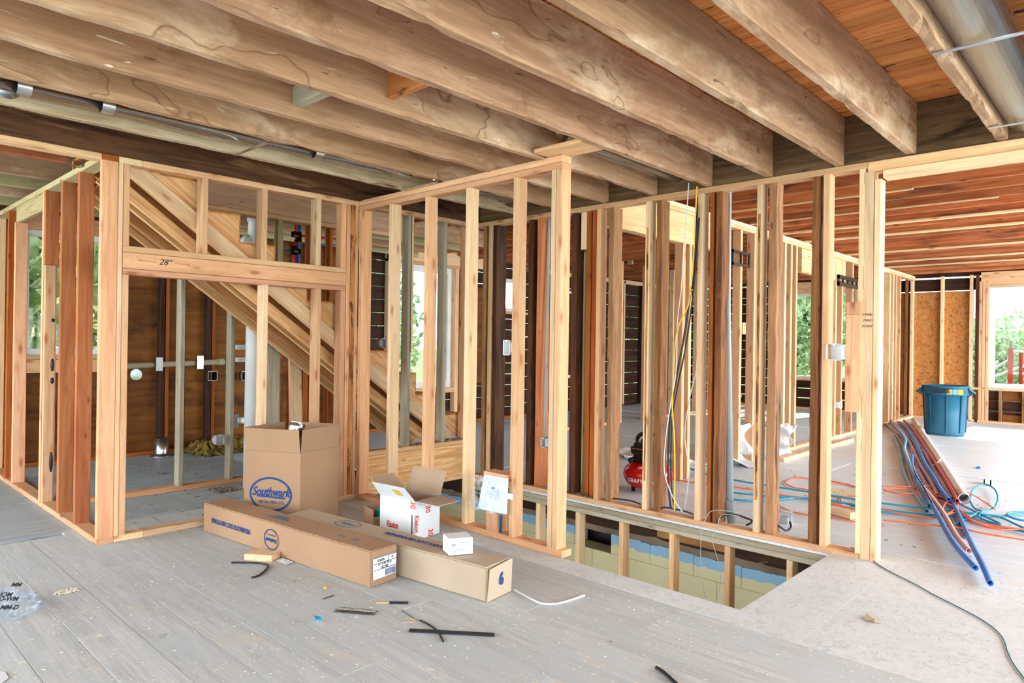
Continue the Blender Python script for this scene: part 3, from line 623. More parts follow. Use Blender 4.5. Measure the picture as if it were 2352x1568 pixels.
# ---- windows
def window(name,axis,a0,a1,z0,z1,pos,label,fw=.06,mull=None):
    e=st(name,((a0+a1)/2,pos,z0) if axis=='x' else (pos,(a0+a1)/2,z0),label,'window')
    def b(n,u0,u1,v0,v1,d0=-.02,d1=.05,m=WHT):
        me=boxm(u0,u1,pos+d0,pos+d1,v0,v1,.004) if axis=='x' else boxm(pos+d0,pos+d1,u0,u1,v0,v1,.004)
        return link(n,me,m,e)
    b('window_frame',a0,a0+fw,z0,z1); b('window_frame',a1-fw,a1,z0,z1); b('window_frame',a0+fw,a1-fw,z0,z0+fw); b('window_frame',a0+fw,a1-fw,z1-fw,z1)
    if mull: b('mullion',mull-.025,mull+.025,z0+fw,z1-fw)
    me=boxm(a0+fw,a1-fw,pos+.01,pos+.014,z0+fw,z1-fw) if axis=='x' else boxm(pos+.01,pos+.014,a0+fw,a1-fw,z0+fw,z1-fw)
    link('pane',me,GLASS,e); return e
window('window_1','x',1.60,2.345,1.11,2.36,K,'white framed window behind the left partition')
window('window_2','x',6.16,7.28,.58,2.46,K,'tall white framed window behind the landing',.09)
window('window_3','x',8.44,9.0,1.83,2.4,K,'small high white window behind the centre studs')
window('window_4','y',.46,2.15,.62,2.385,E0,'big white framed window in the far right wall',.08)
window('window_5','y',4.36,4.98,.64,2.40,E0,'narrower window seen behind the bright corner post',.05)
window('window_6','y',5.06,5.58,.64,2.40,E0,'window seen between old pole studs of the long partition',.05)
window('window_7','x',10.0,10.8,.64,2.3,K,'window in the rear wall behind the yellow cable',.05)

# ================================================================ THINGS
def poly(name,par,mat,vs,fs,smooth=False,**k):
    o=link(name,mesh(vs,fs,smooth),mat,par); tag(o,**k); return o
def V3(p,z=None): p=Vector(p); p.z=p.z if z is None else z; return p
def slab(pts,thick,nrm):
    """flat polygon with thickness"""
    n=len(pts); P=[Vector(p) for p in pts]; nr=Vector(nrm).normalized()*thick
    vs=P+[p+nr for p in P]; fs=[tuple(reversed(range(n))),tuple(range(n,2*n))]+[(i,(i+1)%n,n+(i+1)%n,n+i) for i in range(n)]
    return mesh(vs,fs)
# ---- staircase
sc=empty('staircase',(3.0,5.3,0),label='rough cut timber staircase with saw-tooth stringers rising to the left behind the doorway wall',cat='staircase')
RX=4.505; RUN=.278; ZB=.395; RISE=.2005; NS=11
def stringer(y0,y1,mat,label=None):
    top=[]
    for k in range(NS):
        x=RX-RUN*k; top.append((x,ZB+RISE*k if k else .371)); top.append((x,ZB+RISE*(k+1)))
    xl=RX-RUN*NS; top.append((xl+.0,ZB+RISE*NS)); 
    slope=RISE/RUN
    def low(x): return ZB+(RX-x)*slope-.165-.005
    xb=RX-(.371-ZB+.17)/slope
    pts=top+[(xl,low(xl)),(xb,.371)]
    vs=[(x,y0,z) for x,z in pts]+[(x,y1,z) for x,z in pts]; n=len(pts)
    # quads per step instead of one concave polygon
    fs=[];V=[];
    def q(a,b,c,d):
        i=len(V); V.extend([(a[0],y0,a[1]),(b[0],y0,b[1]),(c[0],y0,c[1]),(d[0],y0,d[1]),(a[0],y1,a[1]),(b[0],y1,b[1]),(c[0],y1,c[1]),(d[0],y1,d[1])])
        fs.extend([(i,i+1,i+2,i+3),(i+7,i+6,i+5,i+4),(i,i+4,i+5,i+1),(i+1,i+5,i+6,i+2),(i+2,i+6,i+7,i+3),(i+3,i+7,i+4,i)])
    for k in range(NS):
        xa=RX-RUN*k; xc=xa-RUN; za=max(.371,low(xa)); zc=max(.371,low(xc)); zt=ZB+RISE*(k+1)
        q((xc,zt),(xc,zc),(xa,za),(xa,zt))
    # local frame with X along the slope so that the grain runs with the board
    X=Vector((-RUN,0,RISE)).normalized(); Yv=Vector((0,1,0)); Zv=X.cross(Yv); Rm=Matrix((X,Yv,Zv)).transposed(); org=Vector((RX,y0,ZB))
    me=mesh([Rm.inverted()@(Vector(v)-org) for v in V],fs)
    o=link('stringer',me,mat,sc,org,Rm); tag(o,label=label); return o
stringer(4.925,4.965,STR,'near stringer with diagonal grain'); stringer(5.38,5.42,DSTR); stringer(5.84,5.88,DSTR)
sl_=RISE/RUN
def strip(y,m,off=.055,x0=4.35,x1=1.49,w=.12,t=.035,n='stringer_ledger'):
    a=Vector((x0,y,ZB+(RX-x0)*sl_-off-w/2)); b=Vector((x1,y,ZB+(RX-x1)*sl_-off-w/2)); return beam(n,sc,m,a,b,t,w*.81)
strip(4.905,NEWP); strip(5.36,STR,.1); strip(5.46,DSTR,.16); strip(5.82,DSTR,.1,w=.1); strip(5.10,STR,.17,w=.10); strip(5.62,STR,.2,w=.1)
for k in range(NS):
    x=RX-RUN*k; z=ZB+RISE*k
    bd('riser',sc,OSBE,x,x+.012,4.93,5.88,max(z,.371)+.0,z+RISE,'y',c=.001)
    bd('tread',sc,OSBE,x-RUN+.012,x+.012,4.93,5.88,z+RISE,z+RISE+.016,'y',c=.001)
bd('landing_platform',sc,OSBE,3.33,5.4,4.90,6.0,.372,.388,'x',c=.001) if 0 else None
# landing debris
def debris(name,label,cat,box,n,mat,s0=.005,s1=.02,flat=.3,parent=None,hf=None):
    vs=[];fs=[]
    for i in range(n):
        x=U(box[0],box[1]);y=U(box[2],box[3]);z=box[4]+(hf(x,y) if hf else 0)
        s=U(s0,s1);a=U(0,6.28);l=s*U(1,2.6)
        u=Vector((math.cos(a),math.sin(a),U(-.2,.2)))*l; v=Vector((-math.sin(a),math.cos(a),U(-.3,.3)))*s*.5; h=Vector((0,0,s*flat+.001))
        c=Vector((x,y,z)); i0=len(vs); vs+= [c-u-v,c+u-v*.6,c+u*.7+v,c-u*.8+v,c+h]; fs+= [(i0,i0+1,i0+4),(i0+1,i0+2,i0+4),(i0+2,i0+3,i0+4),(i0+3,i0,i0+4)]
    me=mesh(vs,fs); o=link(name,me,mat,parent); tag(o,label,cat,kind='stuff'); return o
debris('sawdust','pale wood chips and sawdust scattered over the old floor boards','sawdust',(-1.5,3.0,.3,4.6,.002),2600,CHIP,.0012,.0045)
debris('sawdust','fine chips and sawdust on the strand board around the stairwell','sawdust',(3.05,4.7,-.1,1.45,.002),350,CHIP,.0012,.005)
debris('sawdust','grey debris and crumbs lying on the long partition bottom plate','sawdust',(4.56,4.63,3.35,3.62,.03),160,DIRT,.006,.014,.9)
debris('sawdust','sparse dark crumbs on the right room subfloor','sawdust',(4.85,9,.3,3.2,.003),260,DIRT,.003,.010)
debris('sawdust','dark crumbs on the blue grey floor of the back left room','sawdust',(1.4,3.2,4.95,7.8,.002),300,DIRT,.003,.012)
debris('wood_shavings','small clump of curled wood shavings at the left of the bare boards','sawdust',tuple([ZP(150,1360).x-.04,ZP(150,1360).x+.05,ZP(150,1360).y-.03,ZP(150,1360).y+.03,.003]),60,CHIP,.004,.010,.8)
debris('debris_pile','brown crumb pile on the floor behind the tall carton','debris',tuple([ZP(515,1125).x-.1,ZP(515,1125).x+.1,ZP(515,1125).y-.1,ZP(515,1125).y+.1,.003]),500,DIRT,.004,.012,1.0)
debris('landing_debris','dirt and shavings swept onto the stair landing header','debris',(3.9,4.5,4.8,4.88,.371),260,DIRT,.006,.02,.8)
# ---- ducts
def duct(name,pts,r,label,collars=(),straps=(),n=28,endcap=True):
    e=empty(name,Vector(pts[0]),label=label,cat='duct')
    link('pipe',tubemesh(pts,r,n,endcap),DUCTM,e)
    d=(Vector(pts[-1])-Vector(pts[0])).normalized()
    for c in collars:
        p=Vector(pts[0])+d*c; link('collar',tubemesh([p-d*.03,p-d*.028,p+d*.028,p+d*.03],r+.004,n),GALV,e)
        for k in range(5): a=k*1.1; link('screw',lathe([(.004,0),(.0,.004)],6),WHT,e,p+Vector((0,math.cos(a),math.sin(a)))*(r+.004),Matrix.Identity(3)) if k<2 else None
    return e
dy=3.97; dz=2.492
d1=duct('round_duct',[(.35,dy,dz),(3.1,dy,dz+.03)],.040,'thin dark round duct between whitened joists at upper left',(.42,.78,2.0))
def strapbar(par,x,y0,y1,z,drop=True):
    link('hanger_bar',joinm([boxm(x-.012,x+.012,y0,y1,z-.004,z),boxm(x-.012,x+.012,y0-.0,y0+.003,z-.004,z+.04)]),GALV,par)
for px,py in ((575,330),(960,412)):
    p=YP(px,py,dy); strapbar(d1,p.x,dy-.22,dy+.20,2.44)
d2=duct('round_duct',[(1.2,.50,2.545),(4.45,.50,2.545)],.10,'large shiny round duct between the joists at upper right',(.7,1.0),n=40)
link('duct_joint',tubemesh([(1.0,.50,2.545),(2.15,.50,2.545)],.107,40),GALV,d2)
for px,py in ((2188,112),(2300,288)):
    p=YP(px,py,.60); strapbar(d2,ZP(px,py,2.44).x,.21,.64,2.438)
duct('round_duct',[(3.2,2.62,2.56),(4.50,2.62,2.56),(4.56,2.62,2.57)],.055,'mid grey round duct ending at the rim board above the stairwell',())
duct('round_duct',[(3.35,dy,dz+.02),(4.5,dy,dz+.03)],.035,'short thin duct continuing behind the centre partition plate',())
# elbow at far upper left
tube('flexible_duct',None,GALV,[YP(-20,175,4.0),YP(8,180,4.0),YP(18,196,4.0),YP(22,208,3.97)],.045,16,label='green grey duct elbow at the upper left edge',cat='duct')
# blocking pieces between the joists
tag(bd('joist_blocking',None,CEILB,2.03,2.07,2.386,2.785,2.50,2.73,'y'),'orange brown blocking board fixed between two ceiling joists','blocking')
tag(bd('joist_blocking',None,GREYW,1.77,1.83,2.84,3.235,2.50,2.60,'y',jit=.01),'rough grey blocking stub between two ceiling joists left of the orange one','blocking')
jh=YP(178,360,5.22); tag(link('joist_hanger',joinm([boxm(jh.x-.05,jh.x-.046,5.17,5.22,2.42,2.56),boxm(jh.x-.05,jh.x+.02,5.17,5.22,2.418,2.422),boxm(jh.x+.02,jh.x+.024,5.15,5.20,2.418,2.56)]),GALV),'galvanised steel joist hanger near the left partition corner','hanger')
# ---- cartons
def V3(p,z=None): p=Vector(p); p.z=p.z if z is None else z; return p
def obox(c,u,v,h,bev=.004):
    """closed box: base corner c, base edges u and v, height h; returns (mesh in world space)"""
    c=Vector(c);u=Vector(u);v=Vector(v);w=Vector((0,0,h))
    bm=bmesh.new(); P=[bm.verts.new(c+a*u+b*v+k*w) for k in (0,1) for a,b in ((0,0),(1,0),(1,1),(0,1))]
    for f in ((3,2,1,0),(4,5,6,7),(0,1,5,4),(1,2,6,5),(2,3,7,6),(3,0,4,7)): bm.faces.new([P[i] for i in f])
    bmesh.ops.subdivide_edges(bm,edges=[e for e in bm.edges if e.calc_length()>.8],cuts=10)
    for vv in bm.verts:
        n=noise.noise(vv.co*6)*.005; vv.co+=Vector((n,n*.7,n*.6 if vv.co.z>.05 else 0))
    bmesh.ops.bevel(bm,geom=[e for e in bm.edges if len(e.link_faces)==2 and e.calc_face_angle()>.8],offset=bev,segments=2,affect='EDGES')
    me=bpy.data.meshes.new('m'); bm.to_mesh(me); bm.free(); return me
A1=Vector((2.118,2.989,0));B1=Vector((2.302,3.022,0));C1=Vector((1.946,4.669,0)); H1=.19
L1=C1-A1; L1p=Vector((L1.x,L1.y,0)); W1v=Vector((-L1p.y,L1p.x,0)).normalized()*-.186
e1=empty('long_carton',A1,label='long brown duct carton in front, with white shipping label on its end',cat='box')
link('carton_body',obox(A1+Vector((0,0,.002)),L1p,W1v,H1,.006),CARD,e1)
def onside(c,u,h,s,t,out): return Vector(c)+Vector(u)*s+Vector((0,0,h*t))+Vector(out)*.0035
nS=Vector((-1,0,0)); nS=(-W1v).normalized(); nE=(-L1p).normalized()
# side lettering (upside down, reads from the other way round)
Zu=Vector((0,0,1))
ld=L1p.normalized()
text('lettering',e1,'PREFABRICATED DUCT AND FITTINGS',.042,onside(A1,L1p,H1,.80,.5,nS),ld,-Zu,INK,sx=.62,off=.0015,bold=.001)
ellring('logo_ring',e1,INK,onside(A1,L1p,H1,.53,.48,nS),ld,-Zu,.075,.062,.006,off=.0015)
text('logo_lettering',e1,'Southwark',.034,onside(A1,L1p,H1,.53,.45,nS),ld,-Zu,INK,sx=.75,shear=.4,off=.0015,bold=.001)
text('logo_lettering',e1,'METAL MFG. CO.',.012,onside(A1,L1p,H1,.53,.62,nS),ld,-Zu,INK,sx=.9,off=.0015)
def ontop(c,u,v,h,s,t): return Vector(c)+Vector(u)*s+Vector(v)*t+Vector((0,0,h+.004))
for s,tx,sz in ((.36,'PREFABRICATED PIPE',.030),(.385,'AND FITTINGS S/L',.030),(.20,'6 X 10',.026),(.13,'[ ] [ ]',.03)):
    text('lettering',e1,tx,sz,ontop(A1,L1p,W1v,H1,1-s-.2 if s>.3 else s,.45),-W1v if 0 else ld,-W1v.normalized()*-1 if 0 else W1v.normalized()*-1,INK2,sx=.7,off=.002) if s<.3 else None
text('lettering',e1,'PREFABRICATED DUCT\nAND FITTINGS',.028,ontop(A1,L1p,W1v,H1,.56,.5),-ld,W1v.normalized(),INK2,sx=.7,off=.001) if 0 else text('lettering',e1,'PREFABRICATED DUCT\nAND FITTINGS',.028,ontop(A1,L1p,W1v,H1,.56,.5),ld,-W1v,INK2,sx=.7,off=.003)
# shipping label on the end
E1=A1-ld*.0045; eu=W1v
def onend(s,t): return Vector(E1)+eu*s+Vector((0,0,H1*t))
lab=mesh([onend(.07,.20),onend(.93,.22),onend(.95,.80),onend(.05,.80)],[(0,1,2,3)]); lo=link('shipping_label',lab,CWHT,e1); tag(lo,label='white shipping label with barcode')
def lrect(s0,s1,t0,t1,par=lo,m=INK,k=.001): 
    o=-ld*k; link('label_mark',mesh([onend(s0,t0)+o,onend(s1,t0)+o,onend(s1,t1)+o,onend(s0,t1)+o],[(0,1,2,3)]),m,par)
lrect(.08,.93,.63,.645);lrect(.08,.92,.45,.465);lrect(.62,.635,.645,.78);lrect(.06,.94,.785,.797)
s=.52
while s<.90: wd_=U(.006,.018); lrect(s,s+wd_,.24,.42); s+=wd_+U(.006,.014)
text('label_lettering',lo,'SL60030',.018,onend(.35,.71),eu,Zu,INKB,sx=.8,off=.0012); text('label_lettering',lo,'10',.018,onend(.78,.71),eu,Zu,INKB,sx=.8,off=.0012)
text('label_lettering',lo,'5FT 6-IN 30GA\nS/L PIPE',.020,onend(.5,.55),eu,Zu,INKB,sx=.75,off=.0012)
# second long carton
A2=Vector((2.411,2.422,0)); B2=Vector((2.635,2.458,0)); L2d=(Vector((2.334,3.052,0))-A2).normalized(); L2=L2d*1.66
W2v=Vector((L2d.y,-L2d.x,0))*.200; H2=.172
e2=empty('long_carton',A2,label='long pale dusty duct carton behind, marked 6 on its crumpled end',cat='box')
link('carton_body',obox(A2+Vector((0,0,.002)),L2,W2v,H2,.007),CARDP,e2)
e2u=W2v.normalized()
text('lettering',e2,'6',.085,A2+W2v*.52+Vector((0,0,H2*.55))-L2d*.0165,e2u,Zu,INK,off=.001,bold=.003,sx=.8)
text('lettering',e2,'PREFABRICATED DUCT AND FITTINGS',.045,A2+L2*.34+W2v*.55+Vector((0,0,H2+.004)),-L2d,e2u,INK,sx=.72,off=.002,bold=.001)
ellring('logo_ring',e2,INK2,A2+L2*.70+W2v*.5+Vector((0,0,H2+.004)),-L2d,e2u,.10,.062,.006,off=.002)
text('logo_lettering',e2,'Southwark',.032,A2+L2*.70+W2v*.5+Vector((0,0,H2+.004)),-L2d,e2u,INK2,sx=.8,shear=.4,off=.002,bold=.001)
# folded end flap edge
fl_=slab([A2-L2d*.004+Vector((0,0,.004)),A2-L2d*.004+W2v+Vector((0,0,.004)),A2-L2d*.010+W2v*1.0+Vector((0,0,H2+.006)),A2-L2d*.014+W2v*.03+Vector((0,0,H2-.005))],.003,-L2d); link('end_flap',fl_,CARDP,e2)
# tall carton
crease=.520; TOP=.680
cb=Vector((2.429,4.262,0)); Lc=Vector((2.213,4.638,0))
ul=(Lc-cb); ur=Vector((.385,.124,0))
e3=empty('tall_carton',cb,label='tall open brown carton with blue oval logo, upper flaps standing up',cat='box')
def wallp(n,p,q,z0,z1,m=CARD,th=.005,lean=0,par=e3,label=None,inset=0):
    p=Vector(p);q=Vector(q);d=(q-p).normalized();nn=Vector((d.y,-d.x,0))
    me=slab([p+d*inset+Vector((0,0,z0)),q-d*inset+Vector((0,0,z0)),q-d*inset+nn*lean+Vector((0,0,z1)),p+d*inset+nn*lean+Vector((0,0,z1))],th,-nn); o=link(n,me,m,par); tag(o,label=label); return o
c0=cb;c1=cb+ur;c2=cb+ur+ul;c3=cb+ul
for p,q in ((c3,c0),(c0,c1),(c1,c2),(c2,c3)):
    wallp('side',p,q,.002,crease); wallp('flap',p,q,crease+.001,TOP,lean=.012 if q==c1 else .02,inset=.006)
link('base',slab([v+Vector((0,0,.003)) for v in (c0,c1,c2,c3)],.005,Zu),CARDI,e3)
nl=Vector((ul.y,-ul.x,0)).normalized()*-1
nl=-(ur.normalized())
o3=c0+ul*.5+Vector((0,0,.19))+nl*.001
xd=-ul.normalized()
ellring('logo_ring',e3,INK,c0+ul*.52+Vector((0,0,.225)),xd,Zu,.165,.12,.014,off=.002)
text('logo_lettering',e3,'Southwark',.085,c0+ul*.52+Vector((0,0,.240)),xd,Zu,INK,sx=.78,shear=.35,off=.002,bold=.002)
text('logo_lettering',e3,'METAL MFG. CO.',.028,c0+ul*.50+Vector((0,0,.170)),xd,Zu,INK,sx=.95,off=.002)
link('logo_bar',mesh([c0+ul*.76+Vector((0,0,.205))+nl*.002,c0+ul*.26+Vector((0,0,.197))+nl*.002,c0+ul*.26+Vector((0,0,.209))+nl*.002,c0+ul*.76+Vector((0,0,.215))+nl*.002],[(0,1,2,3)]),INK,e3)
# duct elbow inside it
ed=empty('duct_fitting',c0+ul*.55+ur*.45,label='blue reflecting crimped duct fitting sticking out of the tall carton',cat='duct fitting')
fc=XP(683,988,2.62); fc=c0+ul*.30+ur*.28+Vector((0,0,.672)); 
prof=[(.052,-.10),(.052,0)]+[(.052+(.003 if k%2 else 0),.004*k) for k in range(1,8)]+[(.056,.032),(.058,.036),(.053,.036),(.050,0)]
tilt=Matrix.Rotation(.5,3,'Y')@Matrix.Rotation(-.25,3,'X'); link('collar',lathe(prof,48),GALV,ed,fc,tilt)
link('boot',joinm([boxm(fc.x-.08,fc.x+.08,fc.y-.08,fc.y+.08,.02,.50,.01)]),GALV,ed)
# white carton
k0=Vector((2.81,3.49,0)); kl=Vector((-.035,.33,0)); kr=ZP(1011,1133,.262); kr.z=0; kr=(kr-k0); kr=Vector((kl.y,-kl.x,0)).normalized()*.235
HK=.258
e4=empty('white_carton',k0,label='open white carton with red lettering and brown inner flaps',cat='box')
ks=(k0,k0+kr,k0+kr+kl,k0+kl)
for p,q in ((ks[3],ks[0]),(ks[0],ks[1]),(ks[1],ks[2]),(ks[2],ks[3])):
    wallp('side',p,q,.002,HK,CWHT,.002,par=e4); 
    p_=Vector(p);q_=Vector(q);d=(q_-p_).normalized();nn=Vector((d.y,-d.x,0)); wallp('inner_side',p_-nn*.0025,q_-nn*.0025,.004,HK-.001,CARDI,.002,par=e4,inset=.003)
link('base',slab([v+Vector((0,0,.003)) for v in ks],.004,Zu),CARDI,e4)
def kflap(p,q,out,up,skew=0):
    p=Vector(p);q=Vector(q);d=(q-p).normalized();nn=Vector((d.y,-d.x,0)); z=Vector((0,0,HK+.001)); L=nn*out+Vector((0,0,up))
    nrm=d.cross(L).normalized(); a,b,c_,dd=p+z,q+z,q+z+L+d*skew-d*.012,p+z+L+d*skew+d*.012
    f=empty('flap',(p+q)/2+z); f.parent=e4; f.matrix_local=pm(e4).inverted()@Matrix.Translation((p+q)/2+z)
    link('outer_face',slab([a,b,c_,dd],.0015,nrm*1),CWHT,f); link('inner_face',slab([v+ -nrm*.0018 for v in (a,b,c_,dd)],.0015,-nrm),CARDI,f)
kflap(ks[3],ks[0],.085,.10,0); kflap(ks[0],ks[1],.145,-.02,.05); kflap(ks[1],ks[2],.05,.16,-.02); kflap(ks[2],ks[3],.11,.10,0)
kd=-kl.normalized(); kn=kr.normalized()
text('lettering',e4,'Kission',.062,k0+kl*.62+Vector((0,0,.075)),kd,Zu,INKR,sx=.62,off=.002,bold=.001)
text('lettering',e4,'Kission',.055,k0+kr*.07+Vector((0,0,.11)),-Zu,kn,INKR,sx=.7,off=.002,bold=.001)
link('label_mark',mesh([k0+kl*.085+Vector((0,0,.04))-kn*.002,k0+kl*.06+Vector((0,0,.04))-kn*.002,k0+kl*.06+Vector((0,0,.17))-kn*.002,k0+kl*.085+Vector((0,0,.17))-kn*.002],[(0,1,2,3)]),INKB,e4)
for o_,xx,yy,org in ((0,-Zu,kn,k0+kr*.50+Vector((0,0,.19))),(1,-Zu,kn,k0+kr*.62+Vector((0,0,.03))),(2,-Zu,kd,k0+kl*.06+Vector((0,0,.235)))):
    text('lettering',e4,'30',.062,org,xx,yy,INKR,sx=.8,off=.002,bold=.001)
link('sticker',mesh([k0+kl*.40+Vector((-.03,0,HK+.03)),k0+kl*.22+Vector((-.03,0,HK+.03)),k0+kl*.25+Vector((-.066,0,HK+.072)),k0+kl*.45+Vector((-.066,0,HK+.072))],[(0,1,2,3)]),YEL,e4)
# small white box on the pale carton
sb=ZP(1030,1277,H2+.006); su=ZP(1086,1271,H2+.006)-sb; sv=ZP(1024,1262,H2+.006)-sb; sv=Vector((-su.y,su.x,0)).normalized()*.11
e5=empty('small_box',sb,label='small white carton with barcode label standing on the pale long carton',cat='box')
link('carton_body',obox(sb+Vector((0,0,.001)),su,sv,.088,.002),CWHT,e5)
sd=su.normalized(); sn=-sv.normalized()
for i_,(a,b) in enumerate(((.14,.155),(.17,.18),(.195,.21),(.225,.232),(.25,.27))): link('label_mark',mesh([sb+su*a+Vector((0,0,.05))+sn*.002,sb+su*b+Vector((0,0,.05))+sn*.002,sb+su*b+Vector((0,0,.062))+sn*.002,sb+su*a+Vector((0,0,.062))+sn*.002],[(0,1,2,3)]),INK,e5)
for s0,s1,zz_ in ((.14,.24,.040),(.40,.92,.066),(.62,.92,.055),(.14,.62,.030),(.14,.72,.022),(.70,.95,.012)): link('label_mark',mesh([sb+su*s0+Vector((0,0,zz_))+sn*.002,sb+su*s1+Vector((0,0,zz_))+sn*.002,sb+su*s1+Vector((0,0,zz_+.0016))+sn*.002,sb+su*s0+Vector((0,0,zz_+.0016))+sn*.002],[(0,1,2,3)]),INK2,e5)
# small carton with blue packaging behind the long cartons
p=ZP(858,1205); e6=empty('small_carton',p,label='small brown carton with torn blue packet left of the white carton',cat='box')
q0=V3(p,0)+Vector((-.04,-.05,0)); cc=[q0,q0+Vector((.12,-.03,0)),q0+Vector((.15,.12,0)),q0+Vector((.03,.15,0))]
for a,b in ((0,1),(1,2),(2,3),(3,0)): wallp('side',cc[a],cc[b],.002,.12 if a>1 else .07,CARD,.003,par=e6)
link('blue_packet',obox(q0+Vector((.05,.0,.05)),Vector((.07,.01,0)),Vector((.0,.05,0)),.06,.004),BLUP if 0 else TEAL,e6)
# ---- panel hung on the cripple
pn=[XP(*q,3.205) for q in ((1115,1088),(1168,1098),(1164,1180),(1100,1167))]
e7=empty('access_panel',pn[2],label='white access panel in clear plastic wrap hung on the centre partition',cat='panel')
def lerp(a,b,t): return a+(b-a)*t
def pq(s,t,off=0): v=lerp(lerp(pn[3],pn[2],s),lerp(pn[0],pn[1],s),t); return v+Vector((-off,0,0))
link('panel_board',slab([pq(0,0),pq(1,0),pq(1,1),pq(0,1)],.012,(-1,0,0)),CWHT,e7)
link('recess',slab([pq(.25,.2,.012),pq(.85,.2,.012),pq(.85,.82,.012),pq(.25,.82,.012)],.004,(-1,0,0)),WHT,e7)
ls=link('instruction_sheet',slab([pq(.3,.28,.017),pq(.88,.28,.017),pq(.82,.72,.017),pq(.36,.72,.017)],.001,(-1,0,0)),CWHT,e7)
for k in range(6): link('printed_line',mesh([pq(.38,.62-.05*k,.0185),pq(.78,.62-.05*k,.0185),pq(.78,.628-.05*k,.0185),pq(.38,.628-.05*k,.0185)],[(0,1,2,3)]),INK2,ls)
for k in range(5): link('barcode_bar',mesh([pq(.42+.03*k,.64,.0185),pq(.435+.03*k,.64,.0185),pq(.435+.03*k,.70,.0185),pq(.42+.03*k,.70,.0185)],[(0,1,2,3)]),INKB,ls)
link('hinge_tab',slab([pq(1.0,.42,-.01),pq(1.17,.42,-.01),pq(1.17,.58,-.01),pq(1.0,.58,-.01)],.01,(-1,0,0)),CWHT,e7)
vs=[];fs=[];
for i in range(9):
    for j in range(9):
        s_,t_=i/8,j/8; v=pq(-.35+1.35*s_*(1-.25*(1-t_)*(1-s_)) ,t_*1.0-.03,.022+.02*math.sin(3.1*s_)*math.sin(3.1*t_)); v+=Vector((-1,0,0))*abs(noise.noise(Vector((s_*6,t_*6,3))))*.03; vs.append(v)
for i in range(8):
    for j in range(8): a=i*9+j; fs.append((a,a+1,a+10,a+9))
link('plastic_wrap',mesh(vs,fs),FILM,e7)
tag(link('tape_patch',slab([XP(1123,1232,3.229),XP(1157,1243,3.229),XP(1157,1256,3.229),XP(1123,1246,3.229)],.001,(-1,0,0)),TAPE),'grey duct tape patch on the centre partition bottom plate','tape')
tube('pipe_stub',None,BLUP,[XP(1151,1176,3.26),XP(1149,1235,3.26)],.009,10,0,label='short blue pipe stub below the wrapped white panel',cat='pipe')
# ---- electrical boxes
def ebox(px,py,plane,pos,w,h,d,m,label,open_=True,cat='electrical box',dirn=-1):
    c=(XP if plane=='x' else YP)(px,py,pos); e=empty('electrical_box',c,label=label,cat=cat)
    if plane=='x': a=[(c.x,c.x+d),(c.y-w/2,c.y+w/2)]
    else: a=[(c.x-w/2,c.x+w/2),(c.y,c.y+d)]
    (x0,x1),(y0,y1)=a; z0,z1=c.z-h/2,c.z+h/2; t=.004
    if plane=='x': ms=[boxm(x0,x1,y0,y0+t,z0,z1),boxm(x0,x1,y1-t,y1,z0,z1),boxm(x0,x1,y0,y1,z0,z0+t),boxm(x0,x1,y0,y1,z1-t,z1),boxm(x1-t,x1,y0,y1,z0,z1)]
    else: ms=[boxm(x0,x0+t,y0,y1,z0,z1),boxm(x1-t,x1,y0,y1,z0,z1),boxm(x0,x1,y0,y1,z0,z0+t),boxm(x0,x1,y0,y1,z1-t,z1),boxm(x0,x1,y1-t,y1,z0,z1)]
    link('shell',joinm(ms),m,e); link('screw_tab',boxm(x0-.001,x0+.004,(y0+y1)/2-.008,(y0+y1)/2+.008,z1-.012,z1-.0) if plane=='x' else boxm((x0+x1)/2-.008,(x0+x1)/2+.008,y0-.001,y0+.004,z1-.012,z1),m,e)
    link('nail_bracket',boxm(x0+.01,x1-.01,y0-.012,y0,z0+.02,z1-.02) if plane=='x' else boxm(x0-.012,x0,y0+.01,y1-.01,z0+.02,z1-.02),m,e)
    return e
ebox(506,1010,'y',6.0,.075,.085,.06,BXG,'pale box low on the grey stud of the doorway room')
ebox(1163,798,'x',3.25,.062,.10,.06,WHT,'white box left of the fifth centre partition stud')
ebox(1247,1016,'x',4.50,.055,.085,.06,BXG,'small grey box at knee height behind the centre partition end')
ebox(1915,808,'x',4.53,.095,.105,.07,WHT,'white double box on the stud left of the bright corner post')
ebox(882,788,'y',5.4,.05,.10,.06,BXG,'white box above the stair stringer')
ebox(1932,930,'y',3.28,.11,.10,.06,WHT,'small white box on a far middle partition stud')
for px,py,w_,l in ((488,863,.11,'square dark junction box on the plywood near the middle stud'),(560,863,.06,'narrow dark junction box beside the blue pipe')): 
    e=ebox(px,py,'y',8.06,w_,.11,.05,BLKP,l)
    c=e.location; link('box_rim',joinm([boxm(c.x-w_/2,c.x+w_/2,8.055,8.058,c.z-.056,c.z-.05),boxm(c.x-w_/2,c.x+w_/2,8.055,8.058,c.z+.05,c.z+.056),boxm(c.x-w_/2,c.x-w_/2+.005,8.055,8.058,c.z-.05,c.z+.05),boxm(c.x+w_/2-.005,c.x+w_/2,8.055,8.058,c.z-.05,c.z+.05)]),CREAM,e)
def mount(px0,py0,px1,py1,y,label,div=1):
    a=YP(px0,py0,y);b=YP(px1,py1,y); e=empty('mounting_bracket',((a.x+b.x)/2,y,b.z),label=label,cat='bracket'); z0,z1=min(a.z,b.z),max(a.z,b.z); x0,x1=a.x,b.x; t=.014*(x1-x0)/.3
    link('frame',joinm([boxm(x0,x1,y,y+.02,z0,z0+t*1.3),boxm(x0,x1,y,y+.02,z1-t*1.3,z1),boxm(x0,x0+t,y,y+.02,z0,z1),boxm(x1-t,x1,y,y+.02,z0,z1)]),BLKP,e)
    for k in range(div): xx=x0+(x1-x0)*(k+1)/(div+1); link('divider',boxm(xx-t*.4,xx+t*.4,y,y+.02,z0+t,z1-t),BLKP,e)
